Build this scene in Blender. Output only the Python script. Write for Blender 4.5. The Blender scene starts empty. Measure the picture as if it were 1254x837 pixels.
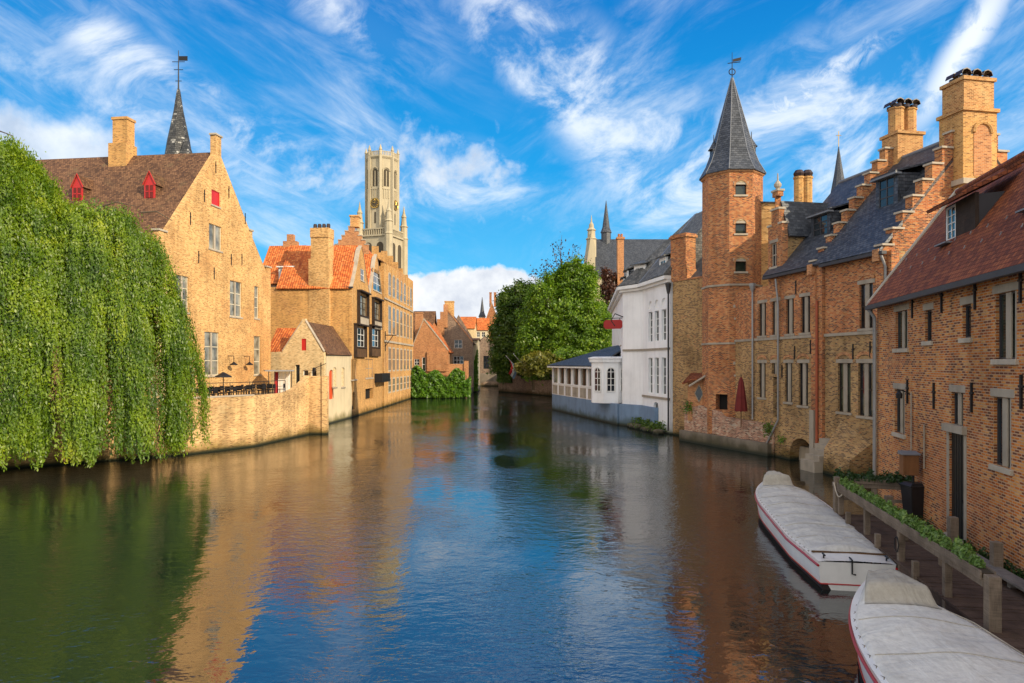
import bpy, bmesh, math, random
import numpy as np
from mathutils import Vector
from mathutils.geometry import tessellate_polygon
random.seed(7); RNG = np.random.default_rng(7)
SC = bpy.context.scene; COL = SC.collection
PI = math.pi
# ---------------------------------------------------------------- survey constants
CX, HY, FP, EYE = 627.0, 445.0, 850.0, 5.5      # principal column, horizon row, focal length (px), eye height above the water (m)
W_PX, H_PX = 1254.0, 837.0
def at(px, py, Y):                               # point of the place at depth Y metres
    return Vector(((px-CX)/FP*Y, Y, EYE+(HY-py)/FP*Y))
def wl(px, py, z=0.0):                           # ground point seen at a pixel, on the level z
    Y = (EYE-z)*FP/(py-HY); return ((px-CX)/FP*Y, Y)
SUN_AZ, SUN_EL = math.radians(52), math.radians(27)
SUNV = Vector((math.sin(SUN_AZ)*math.cos(SUN_EL), -math.cos(SUN_AZ)*math.cos(SUN_EL), math.sin(SUN_EL)))
# ---------------------------------------------------------------- nodes
class NT:
    def __init__(s, tree): s.t = tree; tree.nodes.clear()
    def n(s, typ, ins=None, **props):
        nd = s.t.nodes.new(typ)
        for k, v in props.items(): setattr(nd, k, v)
        for k, v in (ins or {}).items(): s.set(nd, k, v)
        return nd
    def set(s, nd, k, v):
        sock = nd.inputs[k]
        if isinstance(v, bpy.types.NodeSocket): s.t.links.new(v, sock)
        else:
            if sock.type == 'RGBA' and hasattr(v, '__len__') and len(v) == 3: v = (*v, 1)
            sock.default_value = v
    def math(s, op, a, b=0.0, c=0.0, clamp=False):
        return s.n('ShaderNodeMath', {0: a, 1: b, 2: c}, operation=op, use_clamp=clamp).outputs[0]
    def mix(s, f, a, b, mode='MIX'):
        nd = s.n('ShaderNodeMix', data_type='RGBA', blend_type=mode, clamp_factor=True)
        s.set(nd, 0, f); s.set(nd, 6, a); s.set(nd, 7, b); return nd.outputs[2]
    def ramp(s, f, stops, interp='LINEAR'):
        nd = s.n('ShaderNodeValToRGB', {0: f}); cr = nd.color_ramp; cr.interpolation = interp
        while len(cr.elements) < len(stops): cr.elements.new(0.5)
        for e, (p, c) in zip(cr.elements, stops):
            e.position = p; e.color = (*c, 1) if hasattr(c, '__len__') else (c, c, c, 1)
        return nd.outputs[0]
    def noise(s, vec, scale, detail=4, rough=.55, dist=0.0):
        return s.n('ShaderNodeTexNoise', {'Vector': vec, 'Scale': scale, 'Detail': detail, 'Roughness': rough, 'Distortion': dist}).outputs[0]
    def mapr(s, v, a, b, c=0.0, d=1.0, smooth=False):
        return s.n('ShaderNodeMapRange', {0: v, 1: a, 2: b, 3: c, 4: d}, clamp=True, interpolation_type='SMOOTHSTEP' if smooth else 'LINEAR').outputs[0]
def new_mat(name):
    m = bpy.data.materials.new(name); m.use_nodes = True; t = NT(m.node_tree)
    out = t.n('ShaderNodeOutputMaterial'); b = t.n('ShaderNodeBsdfPrincipled')
    t.t.links.new(b.outputs[0], out.inputs[0]); return m, t, b, out
def pos(t): return t.n('ShaderNodeNewGeometry').outputs['Position']
def weather(t, col, amt=.35, scale=.45, damp=True, streak=True):
    P = pos(t)
    n1 = t.noise(P, scale, 6, .6)
    col = t.mix(1.0, col, t.ramp(n1, [(.25, 1-amt), (.5, 1.0), (.8, 1+amt*.6)]), 'MULTIPLY')
    if streak:
        mp = t.n('ShaderNodeMapping', {'Vector': P, 'Scale': (1.7, 1.7, .14)}).outputs[0]
        n2 = t.noise(mp, 1.0, 5, .65)
        col = t.mix(1.0, col, t.ramp(n2, [(.3, 1-amt*.8), (.52, 1.0), (.8, 1+amt*.3)]), 'MULTIPLY')
    if damp:
        z = t.n('ShaderNodeSeparateXYZ', {0: P}).outputs[2]
        zz = t.math('ADD', z, t.math('MULTIPLY', t.math('SUBTRACT', t.noise(P, .9, 4), .5), 1.3))
        f = t.mapr(zz, .05, .95, 1, 0, True)
        col = t.mix(f, col, t.mix(1.0, col, (.36, .37, .25), 'MULTIPLY'))
        f2 = t.mapr(z, .02, .30, 1, 0, True)
        col = t.mix(f2, col, (.018, .022, .012))
    return col
def brick(name, stops, mortar=(.36, .31, .24), bw=.215, bh=.068, ms=.011, amt=.35, bump=.5, mfac=.8, scale=.45, patch=None, patch_lo=.55):
    m, t, b, o = new_mat(name)
    uv = t.n('ShaderNodeUVMap').outputs[0]
    # slightly crooked courses
    wob = t.n('ShaderNodeTexNoise', {'Vector': uv, 'Scale': .9, 'Detail': 2})
    uv2 = t.n('ShaderNodeVectorMath', {0: uv, 1: t.n('ShaderNodeVectorMath', {0: wob.outputs['Color'], 1: (.008, .006, 0)}, operation='MULTIPLY').outputs[0]}, operation='ADD').outputs[0]
    br = t.n('ShaderNodeTexBrick', {'Vector': uv2, 'Scale': 1.0, 'Mortar Size': ms, 'Mortar Smooth': .3, 'Bias': 0.0, 'Brick Width': bw, 'Row Height': bh,
             'Color1': (0, 0, 0), 'Color2': (1, 1, 1), 'Mortar': (.5, .5, .5)}, offset=.5)
    v = t.math('ADD', br.outputs[0], t.math('MULTIPLY', t.math('SUBTRACT', t.noise(uv, 14.0, 3), .5), .18))
    col = t.ramp(v, stops)
    if patch:
        pf = t.mapr(t.noise(pos(t), .16, 5, .6), patch_lo, patch_lo+.12, 0, 1, True)
        col = t.mix(pf, col, t.ramp(v, patch))
    mf = t.math('MULTIPLY', br.outputs[1], mfac)
    col = t.mix(mf, col, mortar)
    P = pos(t)
    eff = t.math('MULTIPLY', t.mapr(t.noise(P, .62, 8, .68, .4), .56, .74, 0, 1, True), .34)
    col = t.mix(eff, col, tuple(min(.62, c*1.15) for c in mortar))
    soot = t.math('MULTIPLY', t.mapr(t.noise(t.n('ShaderNodeMapping', {'Vector': P, 'Scale': (.8, .8, .22), 'Location': (7, 3, 1)}).outputs[0], .8, 7, .68), .56, .74, 0, 1, True), .5)
    col = t.mix(soot, col, t.mix(1.0, col, (.42, .38, .36), 'MULTIPLY'))
    col = weather(t, col, amt, scale)
    t.set(b, 'Base Color', col); t.set(b, 'Roughness', .92); t.set(b, 'Specular IOR Level', .2)
    hgt = t.math('ADD', t.math('SUBTRACT', 1.0, br.outputs[1]), t.math('MULTIPLY', t.noise(uv, 22, 3), .6))
    bp = t.n('ShaderNodeBump', {'Strength': bump, 'Distance': .012, 'Height': hgt}).outputs[0]
    t.set(b, 'Normal', bp); return m
def tiles(name, stops, bw=.24, bh=.2, amt=.3, rough=.8, bump=.8, wave=True, spec=.3, moss=None):
    m, t, b, o = new_mat(name)
    uv = t.n('ShaderNodeUVMap').outputs[0]
    sp = t.n('ShaderNodeSeparateXYZ', {0: uv})
    br = t.n('ShaderNodeTexBrick', {'Vector': uv, 'Scale': 1.0, 'Mortar Size': .012, 'Mortar Smooth': .2, 'Bias': 0.0, 'Brick Width': bw, 'Row Height': bh,
             'Color1': (0, 0, 0), 'Color2': (1, 1, 1), 'Mortar': (.5, .5, .5)}, offset=0.0 if wave else .5)
    v = t.math('ADD', br.outputs[0], t.math('MULTIPLY', t.math('SUBTRACT', t.noise(uv, 6.0, 3), .5), .4))
    col = t.ramp(v, stops)
    col = t.mix(t.math('MULTIPLY', br.outputs[1], .75), col, t.mix(1.0, col, (.25, .22, .22), 'MULTIPLY'))
    col = weather(t, col, amt, .35, damp=False)
    if moss:
        mf = t.mapr(t.noise(pos(t), .8, 6, .7), .55, .75, 0, .7, True)
        col = t.mix(mf, col, moss)
    t.set(b, 'Base Color', col); t.set(b, 'Roughness', rough); t.set(b, 'Specular IOR Level', spec)
    fr = t.math('FRACT', t.math('DIVIDE', sp.outputs[1], bh))
    h = t.math('MULTIPLY', t.math('SUBTRACT', 1.0, fr), 1.0)
    if wave:
        h = t.math('ADD', h, t.math('MULTIPLY', t.math('SINE', t.math('MULTIPLY', sp.outputs[0], 2*PI/bw)), .8))
    else:
        h = t.math('SUBTRACT', h, br.outputs[1])
    bp = t.n('ShaderNodeBump', {'Strength': bump, 'Distance': .03, 'Height': h}).outputs[0]
    t.set(b, 'Normal', bp); return m
def plain(name, col, rough=.7, amt=.15, scale=1.2, metal=0.0, spec=.4, bump=0.0, bscale=12, damp=False, streak=True, coat=0):
    m, t, b, o = new_mat(name)
    c = t.mix(0.0, col, col)
    c = weather(t, c, amt, scale, damp, streak)
    t.set(b, 'Base Color', c); t.set(b, 'Roughness', rough); t.set(b, 'Metallic', metal); t.set(b, 'Specular IOR Level', spec)
    if bump:
        t.set(b, 'Normal', t.n('ShaderNodeBump', {'Strength': bump, 'Distance': .02, 'Height': t.noise(pos(t), bscale, 5)}).outputs[0])
    return m
def glass(name, dark=(.012, .016, .02), rough=.04):
    m, t, b, o = new_mat(name)
    P = pos(t)
    c = t.ramp(t.noise(P, 1.1, 2), [(.35, tuple(x*.5 for x in dark)), (.7, tuple(x*2.2 for x in dark))])
    t.set(b, 'Base Color', c); t.set(b, 'Roughness', rough); t.set(b, 'Specular IOR Level', .6)
    t.set(b, 'Normal', t.n('ShaderNodeBump', {'Strength': .06, 'Distance': .05, 'Height': t.noise(P, 1.6, 2)}).outputs[0])
    return m
def wood(name, col, rough=.8, plank=None):
    m, t, b, o = new_mat(name)
    P = pos(t)
    uv = t.n('ShaderNodeUVMap').outputs[0]
    g = t.noise(t.n('ShaderNodeMapping', {'Vector': uv, 'Scale': (3, 40, 1)}).outputs[0], 1.0, 6, .65)
    g2 = t.noise(t.n('ShaderNodeMapping', {'Vector': uv, 'Scale': (40, 3, 1)}).outputs[0], 1.0, 6, .65)
    gg = t.math('MULTIPLY', t.math('ADD', g, g2), .5)
    c = t.mix(1.0, col, t.ramp(gg, [(.3, .4), (.5, .9), (.7, 1.35)]), 'MULTIPLY')
    c = t.mix(1.0, c, t.ramp(t.noise(P, 2.2, 4), [(.3, .65), (.6, 1.1)]), 'MULTIPLY')
    t.set(b, 'Base Color', c); t.set(b, 'Roughness', rough); t.set(b, 'Specular IOR Level', .25)
    t.set(b, 'Normal', t.n('ShaderNodeBump', {'Strength': .5, 'Distance': .01, 'Height': gg}).outputs[0])
    return m
def leafm(name, stops, transl=.35, nscale=.5):
    m, t, b, o = new_mat(name)
    t.t.nodes.remove(b)
    u = t.n('ShaderNodeSeparateXYZ', {0: t.n('ShaderNodeUVMap').outputs[0]}).outputs[0]
    v = t.math('ADD', t.math('MULTIPLY', u, .6), t.math('MULTIPLY', t.mapr(t.noise(pos(t), nscale, 3), .3, .7), .4))
    c = t.ramp(v, stops)
    d = t.n('ShaderNodeBsdfDiffuse', {'Color': c, 'Roughness': .6})
    tr = t.n('ShaderNodeBsdfTranslucent', {'Color': t.mix(1.0, c, (1.15, 1.2, .5), 'MULTIPLY')})
    gl = t.n('ShaderNodeBsdfGlossy', {'Color': (.9, .9, .9), 'Roughness': .45})
    mx = t.n('ShaderNodeMixShader', {0: transl, 1: d.outputs[0], 2: tr.outputs[0]})
    mx2 = t.n('ShaderNodeMixShader', {0: .035, 1: mx.outputs[0], 2: gl.outputs[0]})
    t.t.links.new(mx2.outputs[0], o.inputs[0]); return m
M = {}
# warm sandy brick of the left bank
M['brick_sand'] = brick('sand_brick', [(0, (0.2007, 0.0897, 0.0281)), (.25, (0.4787, 0.2487, 0.0752)), (.55, (0.6615, 0.3807, 0.1347)), (.8, (0.7637, 0.4782, 0.1921)), (1, (0.483, 0.2011, 0.0472))], (0.6531, 0.4565, 0.2446), ms=.013, bw=.2, mfac=.7, amt=.28,
                        patch=[(0, (0.2682, 0.1116, 0.0288)), (.4, (0.5075, 0.236, 0.0686)), (.7, (0.6387, 0.3276, 0.0958)), (1, (0.4451, 0.1543, 0.039))], patch_lo=.52)
M['brick_pale'] = brick('pale_sand_brick', [(0, (0.3526, 0.2305, 0.1085)), (.3, (0.6102, 0.4475, 0.2237)), (.7, (0.7865, 0.6102, 0.339)), (1, (0.5695, 0.3661, 0.1627))], (0.7458, 0.6238, 0.4068), ms=.013, bw=.2, mfac=.62, amt=.22)
M['brick_ochre'] = brick('ochre_brick', patch=[(0, (0.1734, 0.0619, 0.0246)), (.4, (0.4319, 0.1984, 0.0699)), (.7, (0.5385, 0.2831, 0.1092)), (1, (0.3684, 0.1343, 0.0486))], patch_lo=.54, stops=[(0, (0.2089, 0.0876, 0.0265)), (.3, (0.4697, 0.2329, 0.0664)), (.65, (0.6389, 0.3379, 0.1015)), (1, (0.4312, 0.1741, 0.0507))], mortar=(0.5971, 0.4202, 0.2035), ms=.013, bw=.2, mfac=.68, amt=.28)
M['brick_wall'] = brick('quay_brick', [(0, (0.2341, 0.1189, 0.0505)), (.3, (0.519, 0.3218, 0.1351)), (.65, (0.6997, 0.4647, 0.2133)), (1, (0.4682, 0.2379, 0.0956))], (0.6464, 0.4759, 0.281), amt=.42, mfac=.55, scale=.6)
# red brown mix of the right bank
M['brick_red'] = brick('mottled_red_brick', [(0, (0.0865, 0.0391, 0.0255)), (.2, (0.1769, 0.0499, 0.0255)), (.4, (0.4267, 0.1066, 0.0264)), (.62, (0.5186, 0.1549, 0.0375)), (.85, (0.5694, 0.2338, 0.0712)), (1, (0.5257, 0.2822, 0.1166))], (0.4518, 0.2745, 0.1586), ms=.014, bw=.2, mfac=.9, amt=.30, bump=.7,
                       patch=[(0, (0.0865, 0.0391, 0.0255)), (.3, (0.3383, 0.1291, 0.0323)), (.6, (0.5108, 0.2173, 0.0558)), (.85, (0.5744, 0.2903, 0.0946)), (1, (0.3564, 0.0807, 0.0264))], patch_lo=.56)
M['brick_brown'] = brick('brown_yellow_brick', [(0, (0.0835, 0.0422, 0.0296)), (.2, (0.1548, 0.0743, 0.0316)), (.45, (0.3606, 0.1873, 0.0651)), (.7, (0.4525, 0.2551, 0.0903)), (.9, (0.4922, 0.3083, 0.1263)), (1, (0.4149, 0.1413, 0.0517))], (0.3872, 0.2898, 0.1667), ms=.014, bw=.2, mfac=.88, amt=.34, bump=.7)
M['doorpaint'] = plain('dark_green_door_paint', (.012, .014, .013), .45, .2)
M['brick_low'] = brick('weathered_red_brick', [(0, (.10, .05, .035)), (.3, (.33, .13, .075)), (.6, (.45, .21, .12)), (.85, (.52, .33, .21)), (1, (.5, .42, .32))], (.5, .42, .33), amt=.45, scale=.8)
M['brick_orange'] = brick('orange_brick', [(0, (0.2128, 0.077, 0.0315)), (.35, (0.4704, 0.1815, 0.0683)), (.7, (0.5488, 0.2475, 0.0945)), (1, (0.4032, 0.143, 0.0525))], (0.504, 0.352, 0.21), amt=.25)
M['brick_house'] = brick('near_house_brick', [(0, (0.1256, 0.0533, 0.0303)), (.2, (0.1544, 0.0525, 0.0295)), (.42, (0.4448, 0.1158, 0.0188)), (.65, (0.5349, 0.1746, 0.0292)), (.85, (0.5832, 0.2508, 0.066)), (1, (0.5343, 0.3029, 0.1131))], (0.4699, 0.2947, 0.1701), patch=[(0, (.13, .05, .03)), (.3, (.34, .085, .022)), (.65, (.46, .13, .03)), (1, (.5, .2, .06))], patch_lo=.50, amt=.32, bump=.8, mfac=.95, ms=.015, bw=.2, scale=.5)
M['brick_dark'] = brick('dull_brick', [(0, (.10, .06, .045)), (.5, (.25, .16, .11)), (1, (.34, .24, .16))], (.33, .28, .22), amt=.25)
M['tile_brown'] = tiles('brown_roof_tile', [(0, (.085, .042, .024)), (.5, (.17, .085, .043)), (1, (.23, .12, .06))], amt=.3, wave=False, bw=.18, bh=.17, moss=(.17, .12, .06))
M['tile_orange'] = tiles('orange_pantile', [(0, (.40, .085, .022)), (.5, (.62, .165, .035)), (1, (.70, .24, .07))], amt=.25, moss=(.40, .17, .07))
M['tile_red'] = tiles('dark_red_tile', [(0, (0.1205, 0.0306, 0.0105)), (.5, (0.2202, 0.0564, 0.018)), (1, (0.283, 0.0845, 0.0259))], amt=.22, wave=False, bw=.16, bh=.15, bump=1.0)
M['slate'] = tiles('blue_slate', [(0, (.026, .032, .042)), (.5, (.052, .06, .076)), (1, (.085, .093, .108))], amt=.25, wave=False, bw=.25, bh=.16, rough=.5, spec=.45)
M['slate_old'] = tiles('weathered_slate', [(0, (.09, .09, .085)), (.5, (.15, .15, .14)), (1, (.22, .21, .19))], amt=.3, wave=False, bw=.25, bh=.18, rough=.65)
M['slate_spire'] = tiles('patched_slate', [(0, (.03, .033, .036)), (.75, (.07, .07, .07)), (.9, (.12, .12, .11)), (1, (.4, .39, .36))], amt=.3, wave=False, bw=.28, bh=.18, rough=.6)
M['stone'] = plain('pale_stone', (.42, .36, .28), .85, .25, 1.5, bump=.3)
M['stone_grey'] = plain('grey_stone', (.33, .28, .215), .85, .25, 1.6, bump=.3)
M['stone_dark'] = plain('dark_stone', (.2, .165, .125), .88, .35, 1.0, bump=.4, damp=True)
M['cream'] = plain('cream_stone', (0.4402, 0.3735, 0.2494), .85, .2, .35, bump=.1)
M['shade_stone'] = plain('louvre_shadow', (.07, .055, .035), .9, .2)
M['white'] = plain('white_limewash', (0.85, 0.85, 0.85), .7, .13, .5, damp=True, bump=.1)
M['white_frame'] = plain('white_paint', (.78, .77, .74), .5, .08)
M['cream_frame'] = plain('cream_paint', (.62, .56, .42), .55, .12)
M['blue'] = plain('blue_grey_paint', (.165, .25, .37), .75, .25, .6, damp=True)
M['pink'] = plain('pinkish_plaster', (.50, .32, .215), .85, .18, .5, bump=.2)
M['cream_plaster'] = plain('cream_plaster', (.62, .52, .34), .85, .15, .5, bump=.15, damp=True)
M['orange_plaster'] = plain('orange_plaster', (.55, .22, .06), .85, .2, .5, bump=.15)
M['redpaint'] = plain('red_paint', (.50, .022, .02), .5, .15)
M['redorange'] = plain('orange_red_paint', (.62, .085, .02), .5, .12)
M['rust'] = plain('rust_pipe', (.32, .075, .03), .6, .3)
M['rustsheet'] = plain('rusty_sheet', (.2, .085, .03), .6, .4, 3)
M['darkwood'] = wood('dark_stained_wood', (.045, .03, .022))
M['brownwood'] = wood('brown_wood', (.12, .065, .03))
M['greywood'] = wood('weathered_grey_wood', (.20, .155, .115))
M['deckwood'] = wood('dark_deck_wood', (.10, .066, .05))
M['plankwood'] = wood('pale_grey_plank', (.2, .18, .165))
M['iron'] = plain('black_iron', (.016, .016, .018), .5, .1, metal=.3)
M['gutter'] = plain('dark_gutter', (.045, .045, .05), .5, .2, metal=.2)
M['zinc'] = plain('grey_zinc', (.30, .30, .30), .45, .2, 2, metal=.4)
M['lead'] = plain('lead_sheet', (.17, .18, .2), .5, .2)
M['gold'] = plain('gilt_metal', (.65, .42, .1), .35, .1, metal=.8)
M['glass'] = glass('dark_window_glass')
M['glass_pale'] = glass('curtained_glass', (.16, .15, .12), .12)
M['glass_green'] = glass('greenish_glass', (.022, .028, .02), .05)
M['black'] = plain('dark_interior', (.008, .007, .006), .9, .1)
M['pot'] = plain('glazed_dark_pot', (.035, .018, .016), .25, .2, 3)
M['plastic'] = plain('black_plastic', (.014, .014, .016), .4, .1, 3)
M['fabric_red'] = plain('dark_red_canvas', (.15, .018, .016), .9, .25, 2.5)
M['boatwhite'] = plain('boat_white_paint', (.70, .69, .67), .28, .1, 2.5, spec=.5)
M['boatred'] = plain('boat_red_paint', (.36, .02, .022), .35, .1)
M['boatdark'] = plain('boat_black_bottom', (.02, .013, .012), .6, .2)
M['soil'] = plain('soil', (.05, .035, .02), .95, .3, 3)
M['paving'] = plain('paving', (.3, .24, .17), .9, .25, .8, bump=.3)
M['earth'] = plain('earth', (.16, .13, .08), .95, .3, .2)
M['bark'] = plain('bark', (.10, .075, .05), .95, .4, 3, bump=.8)
M['leaf_willow'] = leafm('weeping_leaves', [(0, (.020, .056, .004)), (.25, (.078, .160, .006)), (.55, (.20, .305, .010)), (1, (.46, .49, .022))], .36, .6)
M['leaf_green'] = leafm('green_leaves', [(0, (0.0458, 0.1065, 0.0074)), (.45, (0.1145, 0.2227, 0.0117)), (.8, (0.2417, 0.3677, 0.0161)), (1, (0.3815, 0.4451, 0.0221))], .35, .35)
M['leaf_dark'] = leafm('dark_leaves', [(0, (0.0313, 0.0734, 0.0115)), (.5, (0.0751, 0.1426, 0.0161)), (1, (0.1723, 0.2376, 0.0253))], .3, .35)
M['leaf_copper'] = leafm('copper_leaves', [(0, (0.0525, 0.021, 0.018)), (.5, (0.1125, 0.042, 0.03)), (1, (0.195, 0.0825, 0.045))], .3)
M['leaf_purple'] = leafm('purple_leaves', [(0, (0.0286, 0.0156, 0.0208)), (.5, (0.052, 0.026, 0.0338)), (1, (0.091, 0.039, 0.0416))], .25)
M['leaf_autumn'] = leafm('yellowing_leaves', [(0, (0.0832, 0.1092, 0.0156)), (.5, (0.1872, 0.1911, 0.026)), (1, (0.2808, 0.2321, 0.0325))], .35)
M['leaf_ivy'] = leafm('ivy_leaves', [(0, (0.0375, 0.108, 0.0064)), (.5, (0.09, 0.216, 0.0096)), (1, (0.195, 0.351, 0.016))], .35)
M['leaf_plant'] = leafm('planter_leaves', [(0, (0.0563, 0.1207, 0.0264)), (.5, (0.1449, 0.2576, 0.0554)), (1, (0.3059, 0.4347, 0.1056))], .35, 4)
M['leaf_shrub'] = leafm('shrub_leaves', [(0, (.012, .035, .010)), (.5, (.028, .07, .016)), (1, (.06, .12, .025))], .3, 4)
def canvas(name, col, wr=.6):
    m, t, b, o = new_mat(name); P = pos(t)
    c = t.mix(1.0, col, t.ramp(t.noise(P, .9, 6, .65), [(.3, .84), (.5, 1.0), (.75, 1.08)]), 'MULTIPLY')
    c = t.mix(1.0, c, t.ramp(t.noise(P, 7, 5, .7), [(.3, .85), (.6, 1.06)]), 'MULTIPLY')
    st = t.mapr(t.noise(P, 2.1, 5, .7), .60, .76, 0, .55, True)
    c = t.mix(st, c, t.mix(1.0, c, (.62, .54, .43), 'MULTIPLY'))
    t.set(b, 'Base Color', c); t.set(b, 'Roughness', .75); t.set(b, 'Specular IOR Level', .25)
    w1 = t.noise(t.n('ShaderNodeMapping', {'Vector': P, 'Scale': (.5, 2.2, 1), 'Rotation': (0, 0, -.2)}).outputs[0], 1.0, 4, .55, .9)
    w2 = t.noise(t.n('ShaderNodeMapping', {'Vector': P, 'Scale': (2.4, .8, 1), 'Rotation': (0, 0, -.15)}).outputs[0], 1.0, 4, .55, 1.2)
    t.set(b, 'Normal', t.n('ShaderNodeBump', {'Strength': wr, 'Distance': .08, 'Height': t.math('ADD', w1, w2)}).outputs[0])
    return m
M['tarp'] = canvas('grey_tarpaulin', (0.4862, 0.4727, 0.4417), .7)
M['tarp_pale'] = canvas('pale_grey_tarpaulin', (0.6077, 0.5878, 0.5419), .6)
M['tarp_beige'] = canvas('beige_canvas', (.37, .34, .285), .7)
# water
def water_mat():
    m, t, b, o = new_mat('canal_water'); P = pos(t)
    t.set(b, 'Base Color', t.ramp(t.noise(P, .05, 3), [(.3, (.003, .007, .006)), (.7, (.004, .012, .014))]))
    t.set(b, 'Roughness', .035); t.set(b, 'IOR', 2.7); t.set(b, 'Specular IOR Level', .6)
    mp1 = t.n('ShaderNodeMapping', {'Vector': P, 'Scale': (1.8, 2.7, 1), 'Rotation': (0, 0, .35)}).outputs[0]
    mp2 = t.n('ShaderNodeMapping', {'Vector': P, 'Scale': (5.2, 9.0, 1), 'Rotation': (0, 0, -.3)}).outputs[0]
    n1 = t.noise(mp1, .9, 3, .5, .3); n2 = t.noise(mp2, 1.0, 3, .55, .4); n3 = t.noise(t.n('ShaderNodeMapping', {'Vector': P, 'Scale': (1, .55, 1)}).outputs[0], .2, 3)
    calm = t.mapr(n3, .38, .62, .12, 1.15, True)
    h = t.math('ADD', t.math('MULTIPLY', t.math('MULTIPLY', n1, t.math('ADD', t.math('MULTIPLY', calm, .4), .4)), .8), t.math('MULTIPLY', t.math('MULTIPLY', n2, .36), calm))
    t.set(b, 'Normal', t.n('ShaderNodeBump', {'Strength': 1.0, 'Distance': .034, 'Height': h}).outputs[0])
    return m
M['water'] = water_mat()
# ---------------------------------------------------------------- objects
LOC = {}
def thing(name, label, cat, loc=(0, 0, 0), group=None):
    o = bpy.data.objects.new(name, None); COL.objects.link(o); o.location = loc; o.empty_display_size = .3
    o['label'] = label; o['category'] = cat
    if group: o['group'] = group
    LOC[o.name] = Vector(loc); return o
def tag(o, label, cat, group=None):
    o['label'] = label; o['category'] = cat
    if group: o['group'] = group
    return o
def structure(o): o['kind'] = 'structure'; return o
class Frame:
    """A vertical facade: u runs left to right seen from outside, n points out, z up."""
    def __init__(s, A, B):
        s.O = Vector((A[0], A[1], 0)); d = Vector((B[0]-A[0], B[1]-A[1], 0)); s.w = d.length
        s.ux = d.normalized(); s.nn = s.ux.cross(Vector((0, 0, 1)))
    def p(s, u, z, n=0.0): return s.O + s.ux*u + s.nn*n + Vector((0, 0, z))
    def uz(s, px, py):
        d = Vector(((px-CX)/FP, 1, (HY-py)/FP)); c = Vector((0, 0, EYE))
        k = (s.O-c).dot(s.nn)/d.dot(s.nn); q = c+d*k
        return (q-s.O).dot(s.ux), q.z
    def u(s, px): return s.uz(px, HY)[0]
    def sub(s, u0, u1, n=0.0):
        a = s.p(u0, 0, n); b = s.p(u1, 0, n); return Frame((a.x, a.y), (b.x, b.y))
    def perp_in(s, u, length, n=0.0):           # frame going inwards from the facade at u (visible side towards smaller depth)
        a = s.p(u, 0, n); b = s.p(u, 0, n-length); return Frame((a.x, a.y), (b.x, b.y))
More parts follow.
